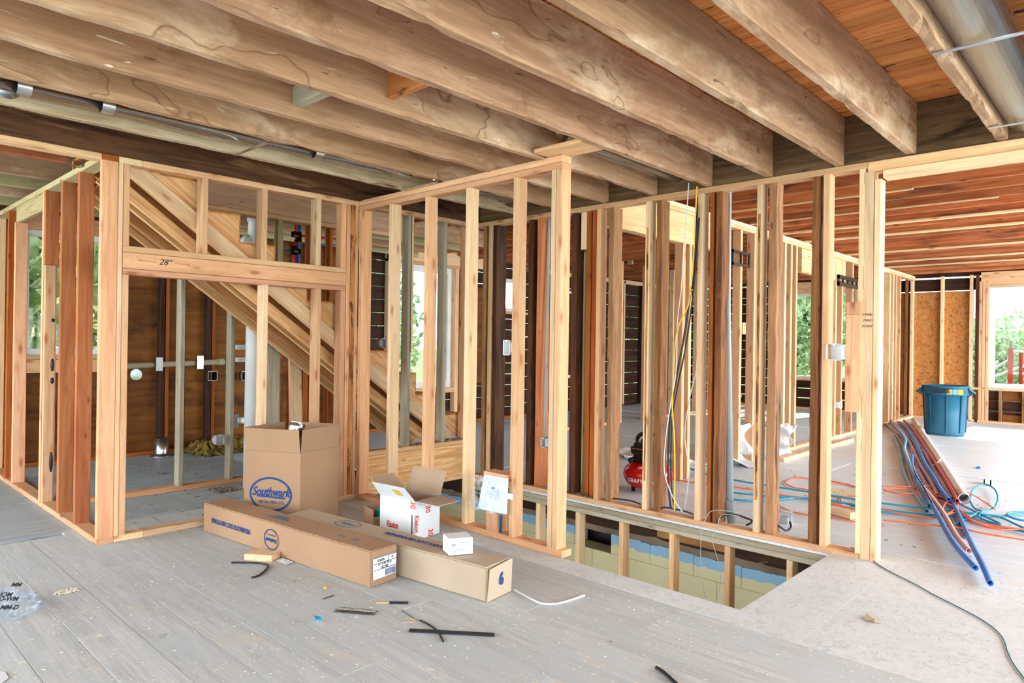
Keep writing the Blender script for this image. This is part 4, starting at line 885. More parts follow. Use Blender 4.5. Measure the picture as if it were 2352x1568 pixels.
mount(1684,572,1723,615,3.27,'black low voltage bracket beside the grey conduit',1); mount(1927,630,1970,664,3.27,'black double bracket on far studs left of the bright post',3)
# ---- cables and conduit at the long partition
def cab(name,m,pts,r,label,cat='cable',x=4.5,n=7,sides=8): return tube(name,None,m,[XP(a,b,x) for a,b in pts],r,sides,n,label=label,cat=cat)
cab('cable',YEL,[(1601,428),(1597,500),(1592,600),(1583,690),(1572,720),(1560,745),(1551,790),(1547,870),(1544,930),(1549,1010),(1550,1090),(1549,1172)],.0055,'yellow cable hanging down the long partition')
cab('cable',BLK,[(1602,470),(1598,560),(1585,680),(1570,780),(1553,870),(1540,950),(1535,1050),(1536,1120),(1541,1168)],.008,'thick black cable hanging beside the yellow one',x=4.52)
cab('cable',BLK,[(1606,500),(1600,580),(1590,690),(1576,790),(1558,880),(1545,955),(1541,1050),(1543,1120),(1549,1167)],.006,'thinner black cable hanging behind the thick black one',x=4.54)
cab('cable',WCAB,[(1582,420),(1578,480),(1571,560),(1565,660),(1556,740),(1553,850),(1540,930),(1530,1000),(1526,1080),(1545,1140),(1568,1176)],.004,'thin white cable hanging left of the yellow one')
cab('cable',WCAB,[(1601,845),(1585,910),(1573,990),(1577,1040),(1584,1070),(1578,1130),(1570,1175)],.004,'second white cable looping down to the plate',x=4.64)
cab('cable',BLK,[(1518,1167),(1530,1165),(1545,1168),(1565,1172),(1580,1176),(1592,1181)],.006,'black cable end lying on the plate under the hanging cables',x=4.56)
cab('cable',BLK,[(1405,1144),(1425,1146),(1450,1150),(1472,1158)],.006,'black cable lying on the plate left of the pale stud',x=4.6)
cab('cable',BLK,[(1652,1190),(1665,1182),(1690,1182),(1715,1190),(1728,1197),(1714,1206)],.007,'black cable loop around the conduit foot',x=4.60)
cab('wire',GREYM,[(1725,1180),(1640,1172),(1620,1195),(1611,1225),(1609,1300),(1614,1345),(1622,1375)],.0022,'thin grey wire hanging into the stairwell on the left','wire',x=4.42)
cab('wire',GREYM,[(1700,1185),(1660,1182),(1648,1205),(1637,1240),(1650,1290),(1655,1330),(1645,1378)],.0022,'thin grey wire hanging into the stairwell on the right','wire',x=4.42)
ec=empty('conduit',XP(1676,1190,4.72),label='grey vertical conduit standing in the long partition',cat='pipe')
link('pipe',tubemesh([XP(1672,436,4.72),XP(1670,700,4.72),XP(1677,1170,4.72)],.026,16),GREYM,ec); link('coupling',tubemesh([XP(1676,1150,4.71),XP(1677,1175,4.71)],.034,16),GREYM,ec); link('foot',tubemesh([XP(1677,1174,4.70),XP(1681,1200,4.70)],.03,16),TAPE,ec)
ec2=empty('conduit',XP(1250,1000,4.7),label='thin pale conduit running down to the small grey box',cat='pipe'); link('pipe',tubemesh([XP(1262,500,4.66),XP(1250,1003,4.6)],.011,10),GREYM,ec2)
# outlet at the old round stud
eo=empty('outlet_box',ZP(1808,1205),label='loose metal outlet box with black cord on the floor by the round stud',cat='outlet box')
p=ZP(1806,1200); link('box',boxm(p.x-.02,p.x+.03,p.y-.04,p.y+.04,.0,.09,.004),GALV,eo); link('plug',boxm(p.x-.05,p.x-.02,p.y-.03,p.y+.03,.0,.05,.006),GREYM,eo)
link('cord',tubemesh(smooth_pts([XP(1776,1200,4.62),XP(1790,1208,4.65),XP(1806,1218,4.7),XP(1817,1210,4.75),XP(1814,1198,4.8)]),.007,8),BLK,eo)
# ---- compressor
cp=Vector((5.27,3.28,0)); e8=empty('air_compressor',cp,label='red pancake air compressor with black motor cover behind the old studs',cat='compressor')
r_=.215; prof=[(0.001,.03),(.10,.032),(.16,.05),(.20,.09),(r_,.135),(r_,.165),(.20,.205),(.16,.24),(.10,.258),(0.001,.262)]
P_=[Vector((a,0,b)) for a,b in prof]; sp_=smooth_pts(P_,4); link('tank',lathe([(max(v.x,.001),v.z) for v in sp_],48),TRED,e8,cp,Matrix.Identity(3))
link('tank_seam',lathe([(r_-.001,.146),(r_+.004,.147),(r_+.004,.153),(r_-.001,.154)],48),TRED,e8,cp,Matrix.Identity(3))
link('motor_cover',boxm(cp.x-.11,cp.x+.11,cp.y-.13,cp.y+.13,.30,.42,.03),BLKP,e8); link('pump',boxm(cp.x-.09,cp.x+.09,cp.y-.12,cp.y+.12,.245,.31,.015),BLKP,e8)
link('handle',tubemesh(smooth_pts([cp+Vector(v) for v in ((0,-.115,.40),(0,-.11,.46),(0,-.06,.50),(0,.06,.50),(0,.11,.46),(0,.115,.40))]),.018,12),BLKP,e8)
link('handle_grip',boxm(cp.x-.03,cp.x+.03,cp.y-.07,cp.y+.07,.42,.455,.01),TRC,e8)
for sgn in (-1,1): g=cp+Vector((-.10,sgn*.06+.04,.275)); link('gauge',tubemesh([g,g+Vector((-.04,-.0,0))],.022,16),BLKP,e8)
for a in (.8,2.4,3.9,5.5): q=cp+Vector((math.cos(a)*.13,math.sin(a)*.13,0)); link('foot',tubemesh([q,q+Vector((0,0,.05))],.018,10),BLK,e8)
link('vent_stripe',boxm(cp.x-.112,cp.x-.108,cp.y-.1,cp.y+.1,.375,.38),ORNG,e8)
cdv=(Vector((0,0,0))-cp); cdv.z=0; cdv.normalize()
for k,ch in enumerate('CRAFTSMAN'):
    an=math.atan2(cdv.y,cdv.x)+.62*-1-.18+.135*k; out=Vector((math.cos(an),math.sin(an),0)); tn=Vector((-math.sin(an),math.cos(an),0)); text('lettering',e8,ch,.040,cp+out*(r_+.001)+Vector((0,0,.118)),tn,Zu,CWHT,off=.002,bold=.002,thick=.001)
text('logo_lettering',e8,'CRA',.03,cp+cdv*(.185)+Vector((0,0,.222))+Vector((-.01,.06,0)),Vector((-cdv.y,cdv.x,0)),Zu+cdv*-.5,CWHT,off=.012)
# ---- trash can
tp=ZP(2168,981); tp=Vector((12.05,2.32,0)); e9=empty('trash_can',tp,label='blue round ribbed waste bin with handles near the far window',cat='trash can')
hb=.745
link('bin_body',lathe([(.001,0),(.245,0),(.25,.02),(.255,.06),(.268,.34),(.28,.60),(.285,.60),(.30,.62),(.302,hb-.03),(.312,hb-.02),(.312,hb),(.296,hb),(.290,hb-.03),(.27,.6),(.25,.05),(.001,.03)],56),TRC,e9,tp,Matrix.Identity(3))
vd=(Vector((0,0,0))-tp).normalized(); sd_=Vector((-vd.y,vd.x,0))
for s_ in (-1,1):
    h=tp+sd_*s_*.30; o_=sd_*s_; w_=vd
    me=slab([h+w_*.11+Vector((0,0,hb-.03)),h-w_*.11+Vector((0,0,hb-.03)),h-w_*.07+o_*.085+Vector((0,0,hb-.10)),h+w_*.07+o_*.085+Vector((0,0,hb-.10))],.02,(0,0,-1)); link('handle',me,TRC,e9)
    link('handle_rib',slab([h+Vector((0,0,hb-.05)),h+o_*.08+Vector((0,0,hb-.11)),h+Vector((0,0,hb-.16))],.02,w_),TRC,e9)
for an in (-.75,.05,.8,1.6,2.6,3.6,4.6):
    a=math.atan2(vd.y,vd.x)+an; d_=Vector((math.cos(a),math.sin(a),0)); link('rib',tubemesh([tp+d_*.258+Vector((0,0,.05)),tp+d_*.288+Vector((0,0,.60))],.012,8),TRC,e9)
bd_=Vector((-vd.y,vd.x,0))
text('lettering',e9,'BRUTE',.085,tp+vd*.306+sd_*-.05+Vector((0,0,hb-.075)),Vector((-vd.y,vd.x,0)),Zu,INKB,off=.006,bold=.004,sx=.85)
for s_,m_ in ((.05,YEL),(.12,LBLP),(.19,YEL)):
    q=tp+vd*.300+bd_*s_+Vector((0,0,hb-.08)); link('sticker',slab([q+bd_*-.032+Vector((0,0,-.04)),q+bd_*.032+Vector((0,0,-.04)),q+bd_*.032+Vector((0,0,.035)),q+bd_*-.032+Vector((0,0,.035))],.006,vd),m_,e9)
# ---- pipe bundle on the right
def fp(pts,z=.012): return [ZP(a,b,0)+Vector((0,0,z)) for a,b in pts]
zz=lambda x,y:(1980+x/5.226,880+y/5.226)
PX=[(LBLP,'pale blue',[zz(385,650),zz(420,740),zz(470,880),zz(480,980),zz(520,1120),zz(600,1290),zz(690,1420),zz(780,1560)]),
(BLUP,'blue',[zz(440,640),zz(490,700),zz(500,820),zz(540,960),zz(600,1120),zz(700,1330),zz(810,1530)]),
(LBLP,'pale blue',[zz(345,510),zz(430,600),zz(520,720),zz(510,850),zz(560,1000),zz(640,1180),zz(740,1360),zz(840,1560)]),
(COPP,'red',[zz(275,485),zz(380,580),zz(470,640),zz(560,730),zz(610,860),zz(650,1000),zz(720,1140),zz(850,1390)]),
(COPP,'red',[zz(350,475),zz(440,560),zz(520,660),zz(600,800),zz(660,940),zz(730,1080),zz(830,1240),zz(905,1400)]),
(BLUP,'blue',[zz(450,510),zz(560,620),zz(650,780),zz(700,900),zz(760,1040),zz(850,1180),zz(940,1350),zz(1040,1490)]),
(COPP,'red',[zz(680,740),zz(640,820),zz(560,920),zz(550,1040),zz(590,1180),zz(640,1300)]),
(COPP,'red',[zz(430,490),zz(520,570),zz(620,640),zz(680,760),zz(740,860),zz(830,1010),zz(950,1240),zz(1050,1390),zz(1110,1430)]),
(REDP,'red',[zz(500,490),zz(600,590),zz(680,700),zz(760,830),zz(870,1010),zz(980,1200),zz(1090,1400),zz(1140,1510)]),
(COPP,'red',[zz(395,620),zz(480,740),zz(560,900),zz(640,1060),zz(760,1220),zz(900,1440)]),
(COPP,'red',[zz(545,510),zz(650,650),zz(740,800),zz(820,980),zz(910,1150),zz(1010,1310),zz(1080,1440)]),
(BLUP,'blue',[zz(600,930),zz(600,1040),zz(640,1180),zz(720,1320),zz(800,1480),(2150,1195),(2190,1270),(2240,1330)]),
(BLUP,'blue',[zz(700,1030),zz(820,1170),zz(930,1330),(2180,1160),(2200,1200),(2222,1238)]),
(BLUP,'blue',[zz(960,1290),zz(1040,1420),(2200,1190),(2230,1260),(2255,1310),(2274,1356)]),
(COPP,'red',[zz(730,1330),zz(850,1480),(2168,1200),(2195,1250),(2225,1289)]),
(LBLP,'pale blue',[zz(480,560),zz(560,640),zz(640,760),zz(720,960),zz(800,1100),zz(860,1200),zz(960,1400)]),
(COPP,'red',[zz(600,540),zz(700,680),zz(800,860),zz(900,1020),zz(1010,1220),zz(1100,1380)])]
cnt={}
for i,(m,cn,pts) in enumerate(PX):
    z=.016+.024*(i%3)
    e=tube('water_pipe',None,m,fp(pts,z),.0165,10,5,hollow=.7)
    lb='pale blue plastic pipe in the snaking bundle on the floor' if m is LBLP else 'bright blue plastic pipe in the snaking bundle on the floor' if m is BLUP else 'dusty pink red plastic pipe in the snaking bundle on the floor' if m is COPP else 'vivid red plastic pipe beside the thick white pipe'
    tag(e,lb,'pipe',{LBLP:'pale blue pipes of the bundle',BLUP:'bright blue pipes of the bundle',COPP:'pink red pipes of the bundle'}.get(m))
tube('drain_pipe',None,PVC,fp([(2098,972),(2135,1030),(2170,1085),(2215,1160)],.052),.045,24,3,hollow=.88,label='thick white plastic pipe lying right of the snaking bundle',cat='pipe')
tube('pipe_tie',None,WHT,[ZP(2136,1078)+Vector((0,0,.04)),ZP(2150,1080)+Vector((0,0,.07)),ZP(2162,1075)+Vector((0,0,.11))],.006,8,label='white tie around the pipe bundle at the thick white pipe',cat='tie')
# ---- hoses and cords
def hose(name,m,pts,r,label,cat,z=.03,zs=None): return tube(name,None,m,fp(pts,z),r,8,6,label=label,cat=cat)
hose('air_hose',TEAL,[(1537,1063),(1560,1073),(1620,1095),(1690,1110),(1760,1122),(1830,1133),(1920,1147),(1985,1158),(2060,1168),(2140,1176),(2220,1186),(2290,1195),(2330,1212),(2352,1222),(2400,1240)],.008,'teal air hose running right across the whole right room floor','hose',.03)
hose('air_hose',TEAL,[(1655,1132),(1680,1137),(1720,1141),(1790,1148),(1850,1150),(1930,1160),(2000,1172),(2100,1186),(2180,1192),(2250,1193),(2330,1190),(2380,1186)],.008,'teal hose passing just below the first one','hose',.024)
hose('air_hose',TEAL,[(1655,1139),(1665,1148),(1690,1153),(1730,1155),(1800,1151),(1850,1148),(1930,1158),(2000,1178),(2140,1190)],.008,'teal hose drooping by the grey conduit foot','hose',.02)
hc2=[(2220+32*math.cos(t)+36,1153+33*math.sin(t)) for t in [x*.45 for x in range(-3,12)]]
hose('air_hose',TEAL,[(2195,1215),(2240,1190)]+[(2260+32*math.cos(t),1153-32*math.sin(t)) for t in [-.9+.42*k for k in range(14)]]+[(2250,1200),(2300,1216),(2250,1190),(2210,1170)],.008,'teal hose coiled into a ring on the right','hose',.035)
hose('air_hose',TEAL,[(2420,1180),(2352,1184),(2320,1186),(2314,1192),(2330,1200),(2360,1206),(2420,1216)],.008,'teal hose bend at the right edge','hose',.03)
hose('air_hose',TEAL,[(2195,1180),(2260,1204),(2300,1214),(2360,1228),(2420,1250)],.008,'teal hose crossing under the orange cord tangle','hose',.015)
OC=[([(2030,1127),(2080,1129),(2130,1126),(2190,1131),(2230,1146),(2265,1168),(2285,1182)],'orange cord arching over the pipe bundle at the top'),
([(2030,1134),(2080,1134),(2120,1142),(2160,1152),(2180,1163)],'orange cord second from top over the pipe bundle'),
([(2030,1138),(2070,1146),(2110,1145),(2150,1158),(2190,1175),(2230,1203),(2290,1222),(2380,1232)],'orange cord third from top that leaves to the right edge'),
([(2028,1184),(2080,1194),(2140,1202),(2160,1195),(2170,1170),(2185,1160),(2200,1170),(2190,1185),(2165,1200),(2200,1190),(2240,1215),(2290,1230),(2360,1228)],'orange cord tangled in a knot above the pipe bundle'),
([(2028,1208),(2080,1214),(2150,1221),(2200,1226),(2260,1240),(2330,1252),(2420,1266)],'lowest orange cord running to the right edge'),
([(1835,1098),(1815,1103),(1804,1112),(1825,1122),(1850,1126),(1900,1140),(1960,1150),(1990,1160)],'orange cord loop left of the rough dark stud'),
([(1822,1097),(1850,1100),(1910,1107),(1960,1118),(1990,1124)],'orange cord running between the pale studs, upper'),
([(1910,1112),(1940,1113),(1965,1120),(1990,1118)],'short twisted orange cord behind the corner studs'),
([(1555,1104),(1600,1111),(1680,1120),(1730,1127),(1800,1140),(1850,1146),(1920,1162),(1975,1172),(2030,1180)],'long faint orange cord running from the compressor'),
([(1792,1166),(1815,1176),(1850,1184),(1900,1189),(1960,1200),(2030,1206)],'orange cord nearest to the stairwell plate'),
([(1905,1158),(1930,1160),(1932,1148),(1940,1141),(1965,1142)],'pink cord end curling up between the pale studs'),
([(2200,1180),(2240,1205),(2300,1215),(2380,1222)],'orange cord lying across the teal hoses at the right')]
for i,(p,l) in enumerate(OC): hose('extension_cord',ORNG,p,.0055,l,'cord',.045 if i<5 else .01)
hose('cable',GTHR,[(1955,1258),(1985,1272),(2020,1300),(2060,1322),(2100,1342),(2150,1370),(2200,1395),(2260,1428),(2300,1462),(2315,1500),(2330,1530),(2365,1575)],.0028,'thin green cable winding from the corner post to the right edge','cable',.004)
# ---- sacks
def sack(name,px,py,w_,h_,d_,label,seed,rz=0,flat=False):
    c=ZP(px,py); n=18; vs=[];fs=[]
    for i in range(n+1):
        for j in range(n+1):
            u_,v_=i/n-.5,j/n-.5
            if flat: X=u_*w_;Y=v_*d_;Z=.012+h_*max(0,noise.noise(Vector((u_*3.5+seed,v_*3.5,seed)))*1.3+.25*(1-abs(2*u_))*(1-abs(2*v_)))
            else:
                X=u_*w_+.10*noise.noise(Vector((u_*3,v_*3,seed))); Z=.01+(v_+.5)*h_*(1-.35*abs(u_)*abs(noise.noise(Vector((u_*4,seed,0))))*3); Y=d_*noise.noise(Vector((u_*2.6+seed,v_*2.6,1)))*(1.6)+.12*(.5-v_)
            vs.append((X,Y,Z))
    for i in range(n):
        for j in range(n): a=i*(n+1)+j; fs.append((a,a+1,a+n+2,a+n+1))
    o=link(name,mesh(vs,fs,False),FIBW,None,c,Matrix.Rotation(rz,3,'Z')); tag(o,label,'sack'); so_=o.modifiers.new('s','SOLIDIFY'); so_.thickness=.004; return o
sack('woven_sack',1615,1062,1.1,.16,.7,'white woven sheet lying flat behind the hanging cables',3.1,-.75,True)
sack('woven_sack',1490,1050,.6,.08,.5,'white woven sack behind the red compressor',6.7,-.75,True)
s1=sack('woven_sack',1722,1060,.75,.42,.25,'crumpled white sack with blue print standing right of the conduit',8.3,-.80)
sack('woven_sack',1790,1052,.34,.40,.2,'upright white sack edge right of the round old stud',12.9,-.75)
c=ZP(1718,1062); sx_=Vector((math.cos(-.8),math.sin(-.8),0)); text('lettering',s1,'O',.16,c+sx_*.04+Vector((-.10,-.12,.10)),sx_,Zu,TEAL,off=.03,bold=.01)
# ---- plumbing in the back left room
tube('water_pipe',None,REDP,[V3(YP(681,512,6.25),2.7),YP(681,512,6.25),YP(680,560,6.25),YP(674,600,6.25),V3(YP(667,900,6.25),.02)],.018,12,4,label='red water pipe rising behind the doorway header',cat='pipe')
tube('water_pipe',None,BLUP,[V3(YP(687,515,6.25),2.7),YP(687,515,6.25),YP(686,560,6.25),V3(YP(680,700,6.25),.02)],.020,12,4,label='blue water pipe rising behind the doorway header',cat='pipe')
tube('water_pipe',None,REDP,[YP(684,540,6.24),YP(785,550,6.24)],.010,10,0,label='thin red pipe branching right behind the header',cat='pipe')
tube('water_pipe',None,BLUP,[YP(690,557,6.23),YP(785,564,6.23)],.010,10,0,label='thin blue pipe branching right behind the header',cat='pipe')
tube('water_pipe',None,BLUP,[YP(630,574,6.24),YP(672,576,6.24)],.010,10,0,label='thin blue pipe branching left behind the header',cat='pipe')
ef=empty('pipe_manifold',YP(676,580,5.94),label='black and brass fittings on the red and blue pipes',cat='fitting')
for px,py,h_ in ((676,538,.05),(686,545,.10),(675,575,.09),(685,578,.05)): p=YP(px,py,6.24); link('coupling',tubemesh([p-Vector((0,0,h_/2)),p+Vector((0,0,h_/2))],.030,12),BLKP,ef)
for px,py in ((681,541),(691,557),(681,577)): p=YP(px,py,6.19); link('brass_valve',tubemesh([p-Vector((.02,0,0)),p+Vector((.02,0,0))],.012,10),BRASS,ef)
es=empty('drain_pipe',YP(585,520,6.3),label='white drain pipe with elbow behind the upper doorway studs',cat='pipe')
link('pipe',tubemesh([V3(YP(583,500,6.3),2.7),YP(583,500,6.3),YP(581,560,6.3)],.05,20),PVC,es); link('hub',tubemesh([YP(583,498,6.3),YP(583,510,6.3)],.062,20),PVC,es); link('elbow',tubemesh(smooth_pts([YP(581,560,6.3),YP(570,556,6.3),YP(556,548,6.3)]),.045,20),PVC,es)
tube('drain_pipe',None,PVC,[YP(583,700,5.75),V3(YP(575,1130,5.75),.0)],.062,28,0,label='thick white blue lit vertical pipe under the stairs left of the carton',cat='pipe')
eh=empty('waste_pipe',YP(300,838,8.08),label='cream horizontal waste pipe strapped along the back wall studs',cat='pipe')
link('pipe',tubemesh([YP(225,843,8.05),YP(505,831,8.05)],.032,16),CREAM,eh); link('coupling',tubemesh([YP(500,831,8.05),YP(514,830,8.05)],.04,16),CREAM,eh)
for px,py in ((366,836),(460,832)): p=YP(px,py,8.0); link('strap_plate',boxm(p.x-.035,p.x+.035,p.y-.004,p.y,p.z-.075,p.z+.075),GALV,eh)
for i_,(py,l) in enumerate(((797,'upper perforated steel strap beside the thick white pipe'),(826,'lower perforated steel strap beside the thick white pipe'))):
    a=YP(541,py,6.0); b=YP(569,py,6.0); e=empty('steel_strap',a,label=l,cat='strap'); link('strap_plate',boxm(a.x,b.x,6.0,6.004,a.z-.02,a.z+.02),WHT,e)
    for k in range(7): link('strap_hole',lathe([(.003,0),(.0,.0004)],6),BLKP,e,(a.x+.02+(b.x-a.x)*k/8,5.9995,a.z),Matrix(((1,0,0),(0,0,-1),(0,1,0))))
eb=empty('pipe_stub',YP(545,967,6.2),label='short white pipe stub with blue plate low beside the stud',cat='pipe'); link('pipe',tubemesh([YP(548,965,6.2),YP(582,965,5.8)],.03,12),PVC,eb); p=YP(544,966,6.15); link('plate',boxm(p.x-.02,p.x+.02,6.15,6.154,p.z-.06,p.z+.06),BXG,eb)
p=YP(371,1035,7.95); evd=empty('vent_collar',(p.x,7.95,0),label='galvanised round duct collar standing at the foot of the plywood wall',cat='duct'); link('collar',lathe([(.07,.03),(.068,.20),(.072,.20),(.074,.03)],28),GALV,evd,(p.x,7.95,0),Matrix.Identity(3)); link('flange',lathe([(.115,.0),(.115,.008),(.074,.03)],28),GALV,evd,(p.x,7.95,.0),Matrix.Identity(3))
q=YP(313,860,8.26); ehp=empty('wall_sleeve',(hc.x,K+.02,hc.z),label='round vent sleeve in the bright hole of the plywood wall',cat='vent'); link('sleeve',tubemesh([(hc.x,K+.0,hc.z),(hc.x,K+.05,hc.z)],.061,28,False),PVC,ehp); link('glow_disc',tubemesh([(hc.x,K+.05,hc.z),(hc.x,K+.052,hc.z)],.06,28,True),TRANSL,ehp)  # translucent disc added to make the open hole glow white
p=ZP(480,1020); debris('insulation_batt','dark yellow insulation heap on the floor by the plywood wall','insulation',(3.15,4.0,7.6,7.95,.0),700,INSU,.02,.06,1.2,hf=lambda x,y:.10*R())
tube('water_pipe',None,REDP,[YP(664,760,6.5),YP(667,930,6.5),V3(YP(668,1000,6.5),.0)],.02,10,0,label='dark red vertical pipe seen under the stairs',cat='pipe')
# ---- bits on the foreground floor
def fz(x,y): return (440+x/2.614,940+y/2.614)
p=ZP(600,1285); u_=ZP(*fz(480,918))-ZP(*fz(315,905)); v_=ZP(*fz(340,850+50))-ZP(*fz(315,905)); a=ZP(*fz(315,905)); u_.z=0
e=link('wood_offcut',obox(a,u_,Vector((-u_.y,u_.x,0)).normalized()*.10,.038,.003),NEWP); tag(e,'pale wood offcut lying in front of the front long carton','offcut')
a=ZP(*fz(560,915)); tag(link('paper_scrap',slab([ZP(*fz(505,910))+Vector((0,0,.003)),ZP(*fz(570,938))+Vector((0,0,.006)),ZP(*fz(612,920))+Vector((0,0,.003)),ZP(*fz(548,900))+Vector((0,0,.008))],.001,Zu),CWHT),'pale blue white paper scrap beside the wood offcut','paper')
tube('cable_offcut',None,BLK,fp([fz(240,925),fz(330,925),fz(420,930),fz(460,945),fz(440,975),fz(400,1005),fz(360,1015)],.006),.0055,8,5,label='hooked black cable offcut below the wood offcut',cat='cable')
# nail strip
a=ZP(*fz(875,1205),.0);b=ZP(*fz(1103,1225),.0); en=empty('nail_strip',a,label='strip of collated black nails on the floor boards',cat='nails')
d=(b-a).normalized(); nn=Vector((-d.y,d.x,0)); L=(b-a).length
for k in range(25):
    p=a+d*(L*k/24); link('nail',tubemesh([p+nn*.028+Vector((0,0,.005)),p-nn*.030+Vector((0,0,.004))],.0016,6),BLKP,en); 
for o_ in (.012,.0,): link('collation_tape',slab([a+nn*(o_+.003)+Vector((0,0,.0068)),a+nn*(o_-.002)+Vector((0,0,.0068)),b+nn*(o_-.002)+Vector((0,0,.0068)),b+nn*(o_+.003)+Vector((0,0,.0068))],.0008,Zu),CHIP,en)
a=ZP(*fz(1108,1165));b=ZP(*fz(1300,1168)); es_=empty('splinter',a,label='short split dark wood splinter above the nail strip',cat='wood splinter')
beam('dark_half',es_,BLK,lerp(a,b,.42)+Vector((0,0,.006)),b+Vector((0,0,.006)),.014,.010); beam('pale_half',es_,STR,a+Vector((0,0,.004)),lerp(a,b,.45)+Vector((0,0,.005)),.008,.006)
a=ZP(*fz(1308,1332));b=ZP(*fz(1812,1360)); eB=empty('plastic_strip',a,label='long black flat strip lying on the boards at the front',cat='strip')
beam('strip_body',eB,BLK,a+Vector((0,0,.005)),b+Vector((0,0,.006)),.026,.008); beam('strip_edge',eB,BLK,lerp(a,b,.9)+Vector((0,-.006,.006)),b+Vector((0,-.006,.007)),.02,.01)
tube('wire_end',None,BLK,fp([fz(1370,1270),fz(1430,1300),fz(1480,1340),fz(1500,1375),fz(1512,1398)],.004),.004,8,5,label='black stripped cable passing under the long black strip',cat='wire')
for m,pts,l in ((INK,[fz(1258,1208),fz(1300,1235),fz(1345,1265),fz(1370,1272)],'thin blue wire strand above the black strip'),(YEL,[fz(1292,1250),fz(1330,1262),fz(1370,1270)],'thin yellow wire strand above the black strip'),(COPP,[fz(1262,1285),fz(1320,1282),fz(1370,1272)],'thin copper wire strand above the black strip')): tube('wire_strand',None,m,fp(pts,.003),.0014,6,4,label=l,cat='wire')
p=ZP(*fz(750,1275)); tag(link('plastic_scrap',mesh([p+Vector((U(-.022,.022),U(-.022,.022),U(.0,.03))) for _ in range(12)],[(0,1,2),(2,3,4),(4,5,6),(6,7,8),(8,9,10),(10,11,0),(1,3,5),(5,7,9)]),LBLP if 0 else TEAL),'bright blue crumpled plastic scrap on the boards','plastic scrap')
p=ZP(*fz(803,1072)); tag(link('yellow_washer',lathe([(.009,0),(.009,.008),(.005,.010),(.004,.004)],16),YEL,None,p,Matrix.Identity(3)),'small yellow plastic washer on the boards','washer')
tube('cable_offcut',None,WCAB,fp([(1183,1358),(1215,1375),(1245,1388),(1275,1389),(1305,1382),(1342,1369)],.006),.0055,8,5,label='curved white cable offcut right of the pale long carton',cat='cable')
tube('cable_offcut',None,BLK,fp([(1507,1536),(1525,1548),(1545,1566),(1560,1580)],.007),.007,8,5,label='black cable end at the bottom edge of the floor',cat='cable')
for px,py,l in ((820,1305,'tiny dark splinter between the cartons and the nail strip'),): 
    a=ZP(*fz(790,1140));b=ZP(*fz(856,1118)); tag(beam('splinter',None,OLDD,a+Vector((0,0,.002)),b+Vector((0,0,.003)),.005,.003),l,'wood splinter')
p=ZP(2010,1428); tag(link('bark_scrap',mesh([p+Vector((.0,0,.012)),p+Vector((.05,.01,.004)),p+Vector((.03,.05,.02)),p+Vector((-.02,.04,.003)),p+Vector((-.03,.0,.010)),p+Vector((0,-.03,.002))],[(0,1,2),(0,2,3),(0,3,4),(0,4,5),(0,5,1)]),CARDP),'torn brown paper scrap on the strand board floor','scrap')
# plastic bag at the left edge
vs=[];fs=[];n=22;c=ZP(12,1400)
for i in range(n):
    for j in range(n):
        th=i/(n-1)*math.pi/2; ph=j/(n-1)*2*math.pi; d=Vector((math.cos(ph)*math.sin(th),math.sin(ph)*math.sin(th),math.cos(th))); rr=.13*(1+.45*noise.noise(d*2.2+Vector((4,4,4)))+.25*noise.noise(d*7)); v=Vector((d.x*rr*1.0,d.y*rr*1.25,max(.002,d.z*rr*.55))); vs.append(c+v)
for i in range(n-1):
    for j in range(n-1): a=i*n+j; fs.append((a,a+1,a+n+1,a+n))
eg=empty('plastic_bag',c,label='crumpled clear plastic bag with dark print at the left edge',cat='plastic bag'); link('bag_film',mesh(vs,fs),FILM,eg)
for k,(px,py,t_) in enumerate(((38,1352,'MM'),(20,1385,'D-WM'),(22,1405,'MM-D'),(10,1375,'NOM'))): p=ZP(px,py,.07); text('lettering',eg,t_,.03,p+Vector((0,0,.02)),Vector((.7,-.7,0)),Vector((.5,.5,.5)),INKB,off=.0,bold=.001)
a=ZP(0,1560); tag(link('paper_scrap',slab([ZP(-10,1540)+Vector((0,0,.002)),ZP(12,1545)+Vector((0,0,.003)),ZP(20,1558)+Vector((0,0,.003)),ZP(0,1572)+Vector((0,0,.002))],.0008,Zu),CWHT),'white paper corner at the bottom left edge of the floor','paper')
# clip on the far floor
p=ZP(2270,1112); ek=empty('metal_clip',p,label='small white metal clip on the floor above the teal hose ring',cat='clip'); link('clip_body',joinm([boxm(p.x-.05,p.x+.07,p.y-.03,p.y-.02,0,.05),boxm(p.x-.05,p.x+.07,p.y+.02,p.y+.03,0,.05),boxm(p.x-.05,p.x-.03,p.y-.03,p.y+.03,0,.05)]),WHT,ek)
p=ZP(2247,1077); tag(link('plastic_scrap',boxm(p.x-.03,p.x+.03,p.y-.02,p.y+.02,0,.03,.01),BLUP),'small blue scrap on the far subfloor','plastic scrap')
a=ZP(1912,1180);b=ZP(1962,1193); tag(beam('timber_offcut',None,NEWP,a+Vector((0,0,.03)),b+Vector((0,0,.03)),.09,.05),'pale timber offcut lying behind the corner studs','timber')
tag(link('paper_sheet',slab([ZP(1905,1122)+Vector((0,0,.002)),ZP(1968,1122)+Vector((0,0,.002)),ZP(1968,1140)+Vector((0,0,.002)),ZP(1905,1142)+Vector((0,0,.002))],.001,Zu),plain('greenish_sheet',(196,198,170),.7)),'greenish flat sheet under the cords behind the corner studs','sheet')
# pipe end in the deep room
tube('drain_pipe',None,PVC,[V3(YP(1686,906,4.6),0),YP(1686,912,4.6),YP(1688,906,4.5),YP(1696,907,4.2)],.05,20,0,hollow=.85,label='white pipe end behind the conduit',cat='pipe')
